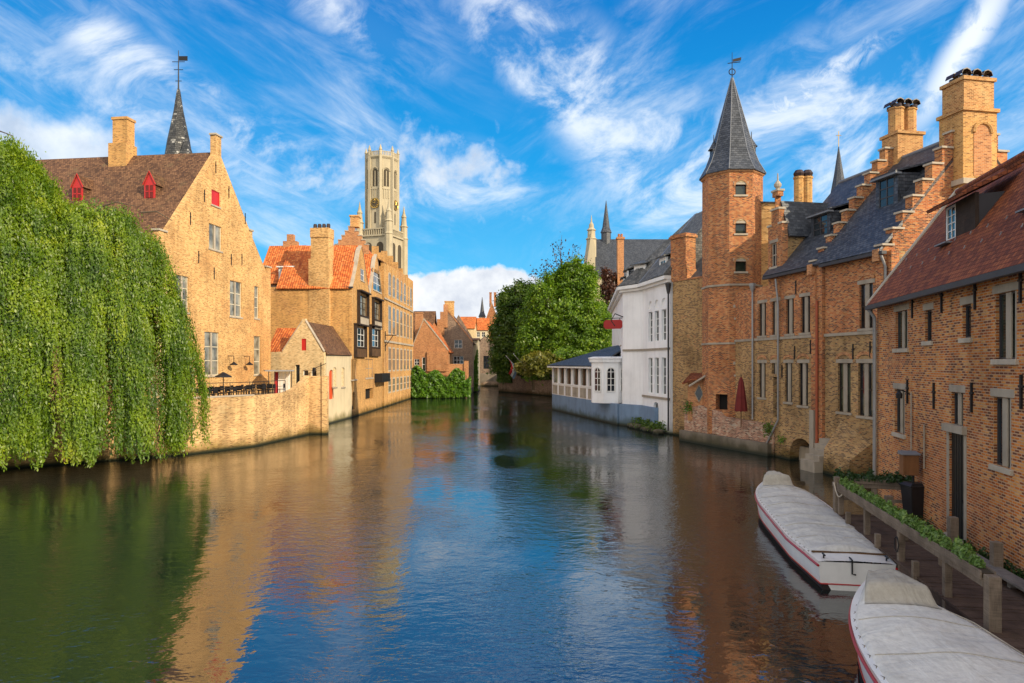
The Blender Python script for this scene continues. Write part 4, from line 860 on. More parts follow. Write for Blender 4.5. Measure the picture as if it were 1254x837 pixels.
# quay wall below the trees
qw = thing('tree_quay_wall', 'old stained stone quay wall under the big green trees', 'wall', (2, 124, 0))
Fq = Frame((-2.6, 133.2), (7.2, 114.3))
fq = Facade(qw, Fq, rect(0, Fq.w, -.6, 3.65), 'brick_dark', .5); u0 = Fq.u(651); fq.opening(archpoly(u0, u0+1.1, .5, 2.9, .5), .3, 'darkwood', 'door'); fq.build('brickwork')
m = MB(); m.box(Fq, -.05, Fq.w, 3.653, 3.8, -.5, .08); m.build('coping', 'stone_grey', qw)
Fq2 = Frame((-2.4, 160), (-2.6, 133.25)); m = MB(); m.plate(Fq2, rect(0, Fq2.w, -.6, 3.6), -.4, 0); m.build('return_wall', 'brick_dark', qw)
iv = thing('quay_ivy', 'dark creeper hanging over the stained quay wall below the trees', 'plant', (0, 130, 3.6))
n = 3500; u = RNG.random(n); k = np.where(RNG.random(n) < .6, u*.28, .45+u*.55); P = np.array([tuple(Fq.p(a*Fq.w, 3.8-b*b*(1.9 if a < .3 else 1.1), .12+.2*c)) for a, b, c in zip(k, RNG.random(n), RNG.random(n))])
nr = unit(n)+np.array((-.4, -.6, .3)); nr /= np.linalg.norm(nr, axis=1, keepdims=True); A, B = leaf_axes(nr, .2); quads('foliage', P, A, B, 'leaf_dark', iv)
# flag poles on the garden edge
q0, q1 = at(640, 458.5, 120), at(619.5, 436, 117); fl = thing('slanting_flagpole', 'slanting pole with a faded red white and blue flag under the trees', 'flagpole', tuple(q0))
m = MB(); m.tube([q0, q1], .06, 6); m.build('pole', 'white_frame', fl)
def flag_piece(t0, t1, name, mat):
    m = MB(); P_ = lambda s_, h: q1.lerp(q0, .12+.32*s_)+Vector((.55*math.sin(h*3)+.0, .25*math.sin(h*5+s_*4), -2.6*h))
    for i in range(5):
        for j in range(4):
            a, b = t0+(t1-t0)*i/5, t0+(t1-t0)*(i+1)/5; m.face([P_(a, j/4), P_(b, j/4), P_(b, (j+1)/4), P_(a, (j+1)/4)])
    m.build(name, mat, fl)
flag_piece(0, .36, 'flag', 'redpaint'); flag_piece(.36, .66, 'flag', 'white_frame'); flag_piece(.66, 1, 'flag', 'blue')
q0, q1 = at(651, 459, 118), at(629, 434, 116); fl2 = thing('bare_flagpole', 'slanting bare pole right of the flag under the trees', 'flagpole', tuple(q0)); m = MB(); m.tube([q0, q1], .06, 6); m.lathe((q1.x, q1.y), [(.02, q1.z-.1), (.12, q1.z), (.02, q1.z+.12)], 8); m.build('pole', 'white_frame', fl2)
# ================================================================ TREES
def lob(px, py, Y, rx, ry=None, dy=0):           # lobe seen at a pixel with pixel radii
    q = at(px, py, Y+dy); k = Y/FP; ry = rx if ry is None else ry; return (tuple(q), (rx*k, rx*k*.9, ry*k))
Yt = 112
def plume(L, k=16):                              # upward plumes breaking the outline
    r = []
    for (c, rr) in L:
        for i in range(k):
            a = random.uniform(-1.2, 1.2); 
            r.append(((c[0]+math.sin(a)*rr[0]*.92, c[1]+random.uniform(-.8, .1)*rr[1], c[2]+math.cos(a)*rr[2]*.9), (rr[0]*.12, rr[0]*.12, rr[2]*.34)))
    return r
L1 = [lob(690, 395, Yt, 45, 52), lob(712, 420, Yt, 36, 38), lob(668, 428, Yt, 32, 34), lob(703, 356, Yt, 23, 30), lob(715, 350, Yt, 14, 22), lob(700, 436, Yt, 46, 20), lob(672, 380, Yt, 18, 26), lob(655, 400, Yt, 22, 34, 2), lob(735, 400, Yt, 16, 34, 2)]
tree('broad_green_tree', 'largest bright green tree with upward plumes left of the white house', (at(690, 455, Yt).x, Yt, 3.3), L1+plume(L1[:5], 14), 2900, 44, .40, .215, 'leaf_green', .5, depth=.5)
L2 = [lob(636, 400, 122, 30, 44), lob(622, 425, 122, 22, 36), lob(640, 372, 122, 15, 24), lob(650, 430, 122, 26, 28), lob(612, 440, 122, 12, 22)]
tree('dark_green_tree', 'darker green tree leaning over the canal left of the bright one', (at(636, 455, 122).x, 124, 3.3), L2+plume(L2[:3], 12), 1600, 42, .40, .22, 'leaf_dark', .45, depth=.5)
L3 = [lob(662, 445, 108, 18, 12), lob(684, 449, 108, 15, 8), lob(645, 450, 109, 12, 8)]
tree('low_yellowing_tree', 'low yellowing tree at the foot of the bright green tree beside the quay', (at(675, 456, 108).x, 108.5, 3.3), L3, 320, 26, .36, .26, 'leaf_autumn', .2)
L5 = [lob(748, 372, 119, 11, 34), lob(742, 352, 119, 6, 20), lob(756, 392, 119, 11, 26), lob(738, 385, 119, 8, 26), lob(757, 355, 119, 5, 16)]
tree('copper_tree', 'slim copper leaved tree between the green tree and the white house', (at(748, 455, 119).x, 120, 3.3), L5+plume(L5[:3], 8), 330, 30, .3, .22, 'leaf_copper', .3)
# airy purple tree behind
pt = thing('purple_beech_tree', 'sparse purple leaved tree top with open twigs behind the green trees', 'tree', (at(688, 455, 126).x, 126, 3.3))
b0 = Vector((at(688, 455, 126).x, 126, 3.3)); paths = [([b0, at(690, 380, 126), at(688, 320, 126)], .4, .12)]; P, N = [], []
for (x0, y0, x1, y1) in ((688, 345, 688, 288), (688, 340, 676, 300), (690, 345, 703, 302), (690, 350, 712, 300), (686, 345, 668, 318), (684, 355, 652, 328), (682, 360, 648, 335), (690, 350, 697, 310), (684, 350, 660, 335), (680, 365, 655, 350), (695, 350, 717, 312), (688, 330, 681, 296), (705, 345, 722, 318), (676, 350, 664, 322)):
    a, b = at(x0, y0, 126), at(x1, y1, 126+random.uniform(-2, 2)); mid = a.lerp(b, .5)+Vector((random.uniform(-.3, .3), 0, random.uniform(0, .4))); paths.append(([at(688, 372, 126), a, mid, b], .10, .02))
    for k in range(46):
        s_ = random.random()**.8; c = a.lerp(b, s_); P.append((c.x+random.gauss(0, .42), c.y+random.gauss(0, .5), c.z+random.gauss(0, .42)))
for k in range(500): c = at(random.gauss(684, 13), random.gauss(362, 12), 126); P.append(tuple(c))
trunk_mesh(paths, pt); P = np.array(P); A, B = leaf_axes(unit(len(P)), .23); quads('crown', P, A, B, 'leaf_purple', pt)
# ---- church hall behind
hl = thing('slate_church_hall', 'grey slate roofed hall with a yellow stone gable tower behind the trees', 'church', (at(770, 445, 150).x, 150, 1))
FH = Frame((at(727, 445, 150).x, 150), (at(850, 445, 150).x, 150)); zE, zR = FH.uz(780, 338)[1], FH.uz(780, 298)[1]
m = MB(); m.plate(FH, rect(0, FH.w, 1, zE), -.4, 0); m.build('wall', 'cream', hl)
roof_u(FH, 0, FH.w, 14, zE, zR+2, oh=.3).build('roof', 'slate', hl)
m = MB(); a, b = at(719, 345, 149), at(729, 303, 149)
G = Frame((a.x, 149), (b.x, 149)); m.plate(G, [(0, 1), (G.w, 1), (G.w, zR-1), (G.w*.5, zR+2), (0, zR-4)], -8, 0); q = at(725, 290, 149)
m.lathe((q.x, 150.2), [(1.05, zR-3), (1.05, at(0, 293, 149).z), (1.3, at(0, 292, 149).z), (.85, at(0, 290, 149).z), (.8, at(0, 282, 149).z), (1.05, at(0, 281, 149).z), (.55, at(0, 278, 149).z), (.5, at(0, 274, 149).z), (.2, at(0, 271, 149).z), (.03, at(0, 262, 149).z)], 8)
m.build('gable_tower', 'cream', hl)
q = at(746, 310, 152); m = MB(); m.lathe((q.x, 157), [(1.1, zE), (1.1, at(0, 286, 157).z), (1.3, at(0, 285.5, 157).z), (.85, at(0, 279, 157).z), (.05, at(0, 246, 157).z)], 8); m.tube([(q.x+.9, 157, at(0, 248, 157).z), (q.x+.9, 157, at(0, 247, 157).z)], .02, 4)
m.build('fleche', 'slate', hl)
for px in (755.5, 764):
    pass
cm = thing('brick_stack_house', 'tall orange brick chimney stack rising from a roof before the slate hall', 'chimney', tuple(at(760, 445, 118).xy)+(1,))
m = MB(); a, b = at(756.3, 340, 118), at(764, 293, 118); m.wbox(a.x, b.x, 118, 119.1, 1, b.z); m.wbox(a.x-.15, b.x+.15, 117.85, 119.25, b.z, b.z+.35); st_ = m.build('stack', 'brick_orange', cm)
for x in (a.x+.3, b.x-.3): m = MB(); m.lathe((x, 118.5), [(.22, b.z+.35), (.2, b.z+.95)], 8); m.build('chimney_pot', 'brick_red', cm)
# ================================================================ WHITE HOUSE
P0, P1, P2, P3 = (12.2, 53.5), (11.2, 59.5), (9.85, 61.6), (12.4, 86)
wh = thing('white_canal_house', 'white limewashed canal house with tall arched windows, slate roof and blue grey base', 'house', (11.2, 59.5, 0))
F1 = Frame(P1, P0); ZC = 11.75
f1 = Facade(wh, F1, rect(0, F1.w, -.5, ZC), 'white', .35)
wk = dict(rows=4, cols=2, frame='white_frame', rev=.22, sill=None, pane='glass')
for i, (a, b) in enumerate(((794.5, 798.6), (802, 806.5), (810.5, 815.6))):
    u0, u1 = F1.u(a)-.06, F1.u(b)+.06; c = (u0+u1)/2
    f1.win(u0, u1, F1.uz((a+b)/2, 419-i*1.0)[1], 9.75, arch=0, **wk)
    f1.win(u0, u1, 10.0, 10.65, arch=.42, cols=1, rows=1, frame='white_frame', pane='white', rev=.12, sill=None)
    f1.win(u0, u1, 3.0, 5.95, **wk)
f1.win(F1.u(800.5), F1.u(806.5), .9, 2.35, arch=.4, cols=2, rows=2, frame='white_frame', rev=.2, sill=None)
f1.build()
F2_ = Frame(P2, P1); m = MB(); m.plate(F2_, rect(0, F2_.w, -.5, ZC), -.3, 0); m.build('blank_wall', 'white', wh)
F3 = Frame(P3, P2); f3 = Facade(wh, F3, rect(0, F3.w, -.5, ZC), 'white', .3)
for k in range(4):
    u = F3.w-2.6-k*4.2
    f3.win(u-1.5, u, 7.2, 9.9, cols=2, rows=3, frame='white_frame', rev=.12)
    f3.win(u-1.5, u, 3.0, 5.7, cols=2, rows=3, frame='white_frame', rev=.12)
f3.build('canal_wall')
m = MB()
for Fw in (F1, F2_, F3): m.box(Fw, -.05, Fw.w+.05, ZC+.003, ZC+.22, -.2, .3); m.box(Fw, -.08, Fw.w+.08, ZC+.223, ZC+.5, -.2, .55)
m.build('cornice', 'white_frame', wh)
for Fq_, a, b in ((F1, 6.55, 6.72), (F1, 2.62, 2.8), (F2_, 6.55, 6.72)): m = MB(); m.box(Fq_, .02, Fq_.w-.02, a, b, .004, .09); m.build('string_course', 'stone_grey', wh)
m = MB()
for Fw, a, b in ((F2_, -.1, F2_.w+.3), (F1, 0, F1.w*.60)): m.box(Fw, a, b, -.6, 1.9, .004, .34)
m.build('plinth', 'blue', wh)
# roof: hipped slate with dormers
inn = F1.nn*-1
A0, A1, A2, A3 = F1.p(F1.w, ZC+.5, .5), F2_.p(F2_.w, ZC+.5, .4), F2_.p(0, ZC+.5, .5), F3.p(0, ZC+.5, .5)
rz = 18.2; r0 = F1.p(F1.w, rz, -4.6); r1 = F1.p(.3, rz, -4.6); r3 = Vector((r1.x+2.5, 84, rz))
m = MB(); m.slab([A0, A1, r1, r0], .12); m.slab([A1, A2, r1], .12); m.slab([A2, A3, r3, r1], .12); m.slab([A0, r0, r0+inn*5+Vector((0, 0, -5)), ], .1)
rf = m.build('roof', 'slate_old', wh)
m = MB(); m.slab([A1.lerp(r1, .0)+Vector((.0, 0, .13)), A1.lerp(A0, .06)+Vector((0, 0, .13)), r1.lerp(r0, .1)+Vector((0, 0, .13)), r1+Vector((0, 0, .13))], .05); m.build('lead_hip', 'lead', wh)
for k, (Fw, u, w_) in enumerate(((F1, F1.w*.42, 1.5), (F2_, F2_.w*.35, 1.4), (F3, F3.w-4, 1.5), (F3, F3.w-10, 1.5))):
    D = Fw.sub(u, u+w_, -.5); fd = Facade(wh, D, rect(0, w_, ZC+.55, ZC+2.3), 'white_frame', .15)
    fd.win(.2, w_-.2, ZC+.85, ZC+2.1, cols=2, rows=2, frame='white_frame', rev=.06, sill=None); o = fd.build('dormer')
    m = MB(); m.box(D, .02, w_-.02, ZC+.55, ZC+2.29, -3.2, -.16); m.build('dormer_cheek', 'slate', o); m = MB(); m.slab([D.p(-.2, ZC+2.3, .25), D.p(w_+.2, ZC+2.3, .25), D.p(w_+.2, ZC+3.5, -3.4), D.p(-.2, ZC+3.5, -3.4)], .1); m.build('dormer_roof', 'slate_old', o)
pipe(wh, [F1.p(F1.w+.1, ZC-.3, .2), F1.p(F1.w+.1, 2, .2), F1.p(F1.w+.1, .3, .2)], .07, 'gutter')
m = MB(); q = F1.p(F1.w+.1, 0, .2); m.lathe((q.x, q.y), [(.1, ZC-.9), (.22, ZC-.3), (.25, ZC-.1)], 8); m.build('rain_head', 'gutter', wh)
m = MB(); u, z = F3.uz(757, 386); m.tube([F2_.p(.1, 9.6, .1), F2_.p(-.5, 9.9, .5), F2_.p(-.9, 9.3, .6), F2_.p(-.6, 8.8, .4)], .045, 6); m.build('wall_bracket', 'iron', wh)
# hanging sign board
sgn = thing('sign_board', 'dark red six sided hanging sign board on the white house', 'sign', tuple(at(750, 397, 63)))
G = Frame(tuple(at(739.5, 445, 63.6).xy), tuple(at(762.5, 445, 62.6).xy)); z0, z1 = G.uz(751, 403)[1], G.uz(751, 392)[1]
m = MB(); w_ = G.w; m.plate(G, [(.2, z0), (w_-.2, z0), (w_, z0+.2), (w_, z1-.2), (w_-.2, z1), (.2, z1), (0, z1-.2), (0, z0+.2)], -.05, .05); m.build('board', 'boatred', sgn)
m = MB(); m.tube([G.p(.1, z1+.15, 0), G.p(w_+.7, z1+.15, -.2)], .03, 6); m.tube([G.p(.3, z1, 0), G.p(.3, z1+.15, 0)], .02, 5); m.tube([G.p(w_-.3, z1, 0), G.p(w_-.3, z1+.15, 0)], .02, 5); m.build('bracket', 'iron', sgn)
# ---- veranda pavilion on the water
pv = thing('veranda_pavilion', 'low glazed veranda with slate roof and blue grey water wall joined to the white house', 'building', (7, 72, 0))
Va, Vb = (4.75, 82.3), (8.95, 63.6); FV = Frame(Va, Vb); wv = FV.w; z0 = 1.85; ze = 5.15
m = MB(); m.plate(FV, rect(0, wv+1.9, -.6, z0), -.4, 0); m.build('water_wall', 'blue', pv)
fv = Facade(pv, FV, rect(0, wv, z0, ze), 'white', .2); nb = 6
uw = wv*.80
for i in range(nb):
    a = uw*i/nb+.35; b = uw*(i+1)/nb-.25
    fv.win(a, b, z0+1.35, ze-.2, cols=2, rows=1, frame='stone', pane='glass_pale', rev=.18, sill='white_frame', mull='brownwood' if i else None, mullw=.5)
fv.build('window_wall')
for i in range(nb):
    a = uw*i/nb+.35; b = uw*(i+1)/nb-.25; m = MB(); m.box(FV, a, b, z0+.1, z0+.15, .004, .06); m.box(FV, a, b, z0+1.05, z0+1.1, .004, .06)
    for k in range(9): u = a+(b-a)*(k+.5)/9; m.box(FV, u-.05, u+.05, z0+.15, z0+1.05, .004, .05)
    m.build('baluster_panel', 'stone', pv)
Ra, Rb = FV.p(-.4, ze, .45), FV.p(wv*.86, ze, .45); pk_ = FV.p(wv*.98, 7.35, -2.6); pk2 = FV.p(wv*.45, 7.2, -4.2)
m = MB(); m.slab([Ra, Rb, pk_, pk2], .12); m.slab([Ra, pk2, FV.p(-.4, ze, -8)], .12); m.slab([pk2, pk_, FV.p(wv, ze, -8), FV.p(-.4, ze, -8)], .1); m.build('roof', 'slate', pv)
m = MB(); m.box(FV, -.4, wv*.84, ze-.16, ze-.01, .2, .5); m.build('gutter', 'white_frame', pv)
m = MB(); m.plate(Frame(tuple(FV.p(0, 0, -8).xy), Va), rect(0, 8, -.5, ze), -.2, 0); m.build('end_wall', 'white', pv)
# polygonal bay at the pavilion's near end
c = FV.p(wv*.93, 0, -.45); m = MB(); m.lathe((c.x, c.y), [(1.75, z0-.02), (1.75, 5.55), (1.95, 5.6), (1.98, 5.85), (2.05, 5.9), (2.05, 6.02), (1.6, 6.1)], 8, .35); o = m.build('bay', 'white', pv)
for k in (7, 0, 6):
    a0, a1 = .35+k*PI/4, .35+(k+1)*PI/4; G = Frame((c.x+1.75*math.sin(a0), c.y-1.75*math.cos(a0)), (c.x+1.75*math.sin(a1), c.y-1.75*math.cos(a1)))
    hp = archpoly(.3, G.w-.3, 2.9, 5.1, .37); m = MB(); m.plate(G, hp, .004, .02); wq = m.build('window', 'glass', pv)
    m = MB()
    for a, b in zip(hp, hp[1:]+hp[:1]): m.tube([G.p(*a, .03), G.p(*b, .03)], .06, 6)
    m.box(G, G.w/2-.035, G.w/2+.035, 2.9, 5.05, .02, .06)
    for z in (3.5, 4.1, 4.7): m.box(G, .3, G.w-.3, z-.025, z+.025, .02, .055)
    m.build('frame', 'white_frame', wq)
# boulders and weeds at the foot
for i in range(7):
    k = i/6; q = F1.p(F1.w*(-.1+1.0*k), 0, .75); s_ = random.uniform(.3, .55)
    bm = bmesh.new(); bmesh.ops.create_icosphere(bm, subdivisions=2, radius=s_)
    for v in bm.verts: v.co *= random.uniform(.8, 1.15); v.co.z *= .7
    me = bpy.data.meshes.new('boulder'); bm.to_mesh(me); bm.free(); autouv(me, q); me.materials.append(M['stone_dark']); o = bpy.data.objects.new('boulder', me); COL.objects.link(o); o.location = (q.x, q.y, .1); tag(o, 'dark wet boulder at the waterline below the white house', 'boulder', 'boulders below the white house'); LOC[o.name] = q
wp = thing('waterline_weeds', 'dark green weeds growing at the waterline below the white house', 'plant', tuple(F1.p(2, 0, .6)))
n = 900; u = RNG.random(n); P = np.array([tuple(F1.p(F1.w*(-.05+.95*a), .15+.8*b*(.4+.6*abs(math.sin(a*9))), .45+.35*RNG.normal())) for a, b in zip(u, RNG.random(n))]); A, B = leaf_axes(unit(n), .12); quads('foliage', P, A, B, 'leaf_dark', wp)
# ================================================================ RIGHT BANK
# ---- blank brick block right of the white house
Bk0, Bk1 = (12.35, 53.3), (14.3, 50.0)
FK = Frame(Bk0, Bk1); ZK = FK.uz(842, 343)[1]
bk = thing('blank_brick_block', 'windowless yellow brown brick wall with a big red chimney and slate roof between white house and turret', 'house', (13.2, 52, 0))
bk['label'] = 'windowless yellow brown brick block with big red chimney between white house and turret'
m = MB(); m.plate(FK, rect(0, FK.w, -.5, ZK), -.5, 0); m.build('wall', 'brick_brown', bk)
m = MB(); m.box(FK, -.05, FK.w, ZK+.003, ZK+.12, -.5, .06); m.build('coping', 'brick_red', bk)
z1 = FK.uz(830, 287)[1]; u0, u1 = FK.u(820.5), FK.u(840)
m = MB(); m.box(FK, u0, u1, ZK+.12, ZK+.9, -1.1, .03); m.box(FK, u0+.05, u1-.05, ZK+.9, z1-.3, -1.05, -.02); m.box(FK, u0-.06, u1+.06, z1-.3, z1-.12, -1.15, .08); m.box(FK, u0+.02, u1-.02, z1-.12, z1, -1.1, .0); m.build('chimney', 'brick_red', bk)
q = [FK.p(u0+1.0, ZK+.1, -.5), FK.p(FK.w+.6, ZK+.1, -.5), FK.p(FK.w+.9, FK.uz(852, 288)[1], -4.0), FK.p(u0+.8, FK.uz(852, 288)[1]+.2, -4.0)]
m = MB(); m.slab(q, .12); m.slab([q[3], q[2], q[2]+Vector((2, 2.5, -4)), q[3]+Vector((2, 2.5, -4))], .1); m.build('roof', 'slate', bk)
# ---- stair turret
tcx, tcy, TR = 15.0, 47.3, 1.98; ph = -math.radians(22.7)
tz = lambda py: EYE+(HY-py)/FP*46.0
tu = thing('stair_turret', 'slim octagonal brick stair turret with a tall blue slate spire and iron vane', 'tower', (tcx, tcy, 0))
def otf(i, R): return Frame(*[(tcx+R*math.sin(ph+(i+k)*PI/4), tcy-R*math.cos(ph+(i+k)*PI/4)) for k in (0, 1)])
wins = {0: [(tz(241), tz(226), .33), (tz(288), tz(272.5), .33), (tz(334), tz(319), .33), (tz(390), tz(377), 0), (tz(459), tz(447), 0)]}
for i in range(8):
    Fo = otf(i, TR); fc = Facade(tu, Fo, rect(0, Fo.w, -.5, tz(211)), 'brick_red', .4)
    if i == 0:
        for z0, z1, ar in wins[0]:
            c = Fo.w*.5; zt = z0+.66
            fc.win(c-.36, c+.36, z0, zt, cols=1, rows=1, frame='darkwood', pane='glass_green', rev=.16, sill='stone', lintel='stone', fw=.05)
            if ar:
                m = MB(); a = archpoly(c-.36, c+.36, zt+.2, z1+.1, .34); m.plate(Fo, a, .003, .025); o = m.build('blind_arch', 'brick_pale', tu)
                m = MB(); ao = archpoly(c-.5, c+.5, zt+.2, z1+.26, .48)[2:]; ai = archpoly(c-.37, c+.37, zt+.2, z1+.11, .35)[2:]
                for j in range(len(ai)-1): m.hexa([Fo.p(*ao[j], .003), Fo.p(*ao[j+1], .003), Fo.p(*ai[j+1], .003), Fo.p(*ai[j], .003)], [Fo.p(*ao[j], .05), Fo.p(*ao[j+1], .05), Fo.p(*ai[j+1], .05), Fo.p(*ai[j], .05)])
                m.build('brick_arch', 'brick_orange', o)
    if i == 7: fc.opening(rect(Fo.w*.36, Fo.w-.06, tz(504)+.1, tz(483)), .5, 'black', 'opening', 'black square opening at terrace level')
    fc.build()
for z in (tz(350), tz(421)): m = MB(); m.lathe((tcx, tcy), [(TR+.01, z-.07), (TR+.07, z-.06), (TR+.07, z+.06), (TR+.01, z+.07)], 8, ph); m.build('string_course', 'stone_grey', tu)
m = MB(); m.lathe((tcx, tcy), [(TR+.02, tz(214)), (TR+.12, tz(212.5)), (TR+.12, tz(211))], 8, ph); m.build('cornice', 'brick_orange', tu)
zs = tz(211); m = MB(); m.lathe((tcx, tcy), [(TR+.22, zs), (TR+.2, zs+.06), (1.72, tz(195)), (1.42, tz(180)), (1.1, tz(158)), (.62, tz(125)), (.06, tz(86))], 8, ph); sp_ = m.build('spire', 'slate', tu)
m = MB()
for k in range(8):
    a = ph+k*PI/4; pr = [(TR+.2, zs+.06), (1.72, tz(195)), (1.42, tz(180)), (1.1, tz(158)), (.62, tz(125)), (.06, tz(86))]
    m.tube([(tcx+r*math.sin(a), tcy-r*math.cos(a), z) for r, z in pr], .03, 5)
m.build('lead_ridge', 'lead', tu)
for sx in (-1, 1):
    x = tcx+sx*1.22; z = tz(184 if sx < 0 else 180)
    m = MB(); m.wbox(x-.22, x+.22, tcy-.5, tcy+.3, z-.4, z+.35); o = m.build('spire_dormer', 'slate', tu)
    m = MB(); m.lathe((x+sx*.06, tcy-.1), [(.42, z+.35), (.3, z+.5), (.04, z+.95), (.02, z+1.4)], 6); m.build('dormer_roof', 'slate', o)
m = MB(); zt = tz(86); m.tube([(tcx, tcy, zt-.1), (tcx, tcy, zt+1.75)], .035, 6, .015)
for k in range(20): a, b = 2*PI*k/20, 2*PI*(k+1)/20; m.tube([(tcx+.21*math.cos(a), tcy, zt+.42+.21*math.sin(a)), (tcx+.21*math.cos(b), tcy, zt+.42+.21*math.sin(b))], .035, 5)
m.tube([(tcx-.3, tcy, zt+1.0), (tcx+.55, tcy, zt+1.1)], .03, 5); m.hexa([(tcx+.05, tcy-.015, zt+1.1), (tcx+.6, tcy-.015, zt+1.2), (tcx+.62, tcy-.015, zt+1.42), (tcx+.05, tcy-.015, zt+1.28)], [(tcx+.05, tcy+.015, zt+1.1), (tcx+.6, tcy+.015, zt+1.2), (tcx+.62, tcy+.015, zt+1.42), (tcx+.05, tcy+.015, zt+1.28)])
m.build('weather_vane', 'iron', tu)
m = MB(); G = Frame((tcx+1.55, tcy-.9), (tcx+2.6, tcy-1.2)); m.plate(G, rect(0, G.w, 5, tz(247)), -2.2, 0); o = m.build('side_stair', 'brick_sand', tu); m = MB(); m.slab([G.p(-.1, tz(247), .12), G.p(G.w+.12, tz(249), .12), G.p(G.w+.12, tz(244), -2.2), G.p(-.1, tz(240), -2.2)], .08); m.build('stair_roof', 'slate', o)
# ---- long brick canal house
C0 = (14.55, 45.9); C1 = (17.28, 31.6)
FR = Frame(C0, C1); LR = FR.w; ZE = 10.65; ZS = 6.95; uM = FR.u(1003); NR = -4.8; ZRG = 16.4
lh = thing('stepped_brick_house', 'long mottled brick canal house with stepped gables, slate roofs and sunlit chimneys', 'house', (16, 38, 0))
fr = Facade(lh, FR, rect(0, LR, -.6, ZE), 'brick_brown', .4)
fr.out = rect(0, LR, -.6, ZS)
fu = Facade(lh, FR, [(0, ZS), (LR, ZS), (LR, ZE), (FR.u(941), ZE), (FR.u(941), ZE-.5), (0, ZE-.5)], 'brick_red', .4)
sk = dict(cols=2, rows=2, frame='darkwood', pane='glass', rev=.15, mull='stone_grey', mullw=.28, lintel='stone_grey', sill='stone_grey', brickarch='brick_orange')
up_ = [(929, 938, 376, 415), (945, 954, 369, 412), (962.5, 972, 363, 410.6), (980.5, 992, 356, 408), (1052.5, 1069, 339, 401)]
for i, (a, b, y0, y1) in enumerate(up_):
    u0, u1 = FR.u(a), FR.u(b); fu.win(u0, u1, ZS+.22, 9.15 if i < 4 else 9.3, **(sk if i < 4 else dict(sk, brickarch='brick_orange')))
lo_ = [(929, 937.5, 441, 487), (961, 970, 440, 492.5), (978, 989.5, 438, 497), (1026, 1042, 447, 505), (1051, 1068.5, 447, 510)]
for i, (a, b, y0, y1) in enumerate(lo_):
    u0, u1 = FR.u(a), FR.u(b); z0 = FR.uz((a+b)/2, y1)[1]; fr.win(u0, u1, z0, 5.5, **sk)
u0, u1 = FR.u(945), FR.u(953.3); fr.win(u0, u1, 4.85, 5.5, cols=2, rows=1, frame='darkwood', rev=.2, mull='stone_grey', mullw=.2, lintel='stone_grey', sill=None, brickarch='brick_orange')
fr.opening(rect(u0+.15, u1, 2.3, 4.7), .3, 'darkwood', 'door')
a0, a1 = FR.u(967), FR.u(996); fr.opening(archpoly(a0, a1, -.4, 1.35, .95), 1.2, 'brick_dark', 'water_arch', 'low round arch just above the water')
uR = FR.u(941); fr.mb.face([FR.p(0, 0, -.4), FR.p(0, 0, -9.6), FR.p(0, ZE-.6, -9.6), FR.p(0, ZE-.6, -.4)]); fr.mb.face([FR.p(uR, ZE-.6, -.4), FR.p(uR, ZE-.6, -9.6), FR.p(uR, ZE, -9.6), FR.p(uR, ZRG, NR), FR.p(uR, ZE, -.4)]); fr.mb.face([FR.p(0, ZE-.6, -.4), FR.p(uR, ZE-.6, -.4), FR.p(uR, ZE-.6, -9.6), FR.p(0, ZE-.6, -9.6)]); fr.mb.face([FR.p(LR, 0, -.4), FR.p(LR, 0, -9.6), FR.p(LR, ZE, -9.6), FR.p(LR, ZE, -.4)])
fr.build('lower_wall'); fu.build('upper_wall')
m = MB(); m.box(FR, -.02, LR, ZS-.07, ZS+.08, .004, .07); m.build('string_course', 'stone_grey', lh)
# corner pier with the rusty pipe, step down at the dock
m = MB(); m.box(FR, uM-.45, uM+.5, -.6, ZE+.1, .004, .16); m.build('pier', 'brick_red', lh)
pipe(lh, [FR.p(uM+.15, 8.8, .24), FR.p(uM+.15, -.1, .24)], .075, 'rust')
m = MB(); m.box(FR, uM-.42, uM-.05, -.6, 3.0, .17, .3); m.build('corner_stone', 'stone_grey', lh)
# roofs
ov = .3; sl = (ZRG-ZE)/4.8
m = MB(); m.slab([FR.p(uR, ZE-ov*sl+.32, ov), FR.p(LR-.3, ZE-ov*sl+.32, ov), FR.p(LR-.3, ZRG, NR), FR.p(uR, ZRG, NR)], .14); m.slab([FR.p(uR, ZE, -9.6), FR.p(LR-.3, ZE, -9.6), FR.p(LR-.3, ZRG, NR), FR.p(uR, ZRG, NR)], .14); m.build('roof', 'slate', lh)
m = MB(); m.box(FR, uR, uM-.5, ZE-.16, ZE-.01, .17, .42); m.box(FR, uM+.55, LR-.1, ZE-.16, ZE-.01, .17, .42); m.build('gutter', 'gutter', lh)
m = MB(); m.tube([FR.p(uR, ZRG+.15, NR), FR.p(LR, ZRG+.15, NR)], .13, 8); m.build('ridge', 'lead', lh)
def stepped(u, name='stepped_gable', zt=16.6, n=8, mat='brick_red'):
    G = FR.perp_in(u, 9.6, .12); o_, tops = step_outline(-.1, 9.8, 8.5, 10.9, zt+.5, n, 1.5)
    m = MB(); m.plate(G, o_, -.45, 0); o = m.build(name, mat, lh)
    for a, b, z in tops: m = MB(); m.box(G, a-.07, b+.05, z+.003, z+.095, -.5, .08); m.build('coping', 'stone', o)
    m = MB(); m.box(G, -.32, -.1, 10.2, 10.75, -.42, -.02); m.build('corbel', 'brick_orange', o); return G
G1 = stepped(uM, n=9); G2 = stepped(LR-.3, n=8)
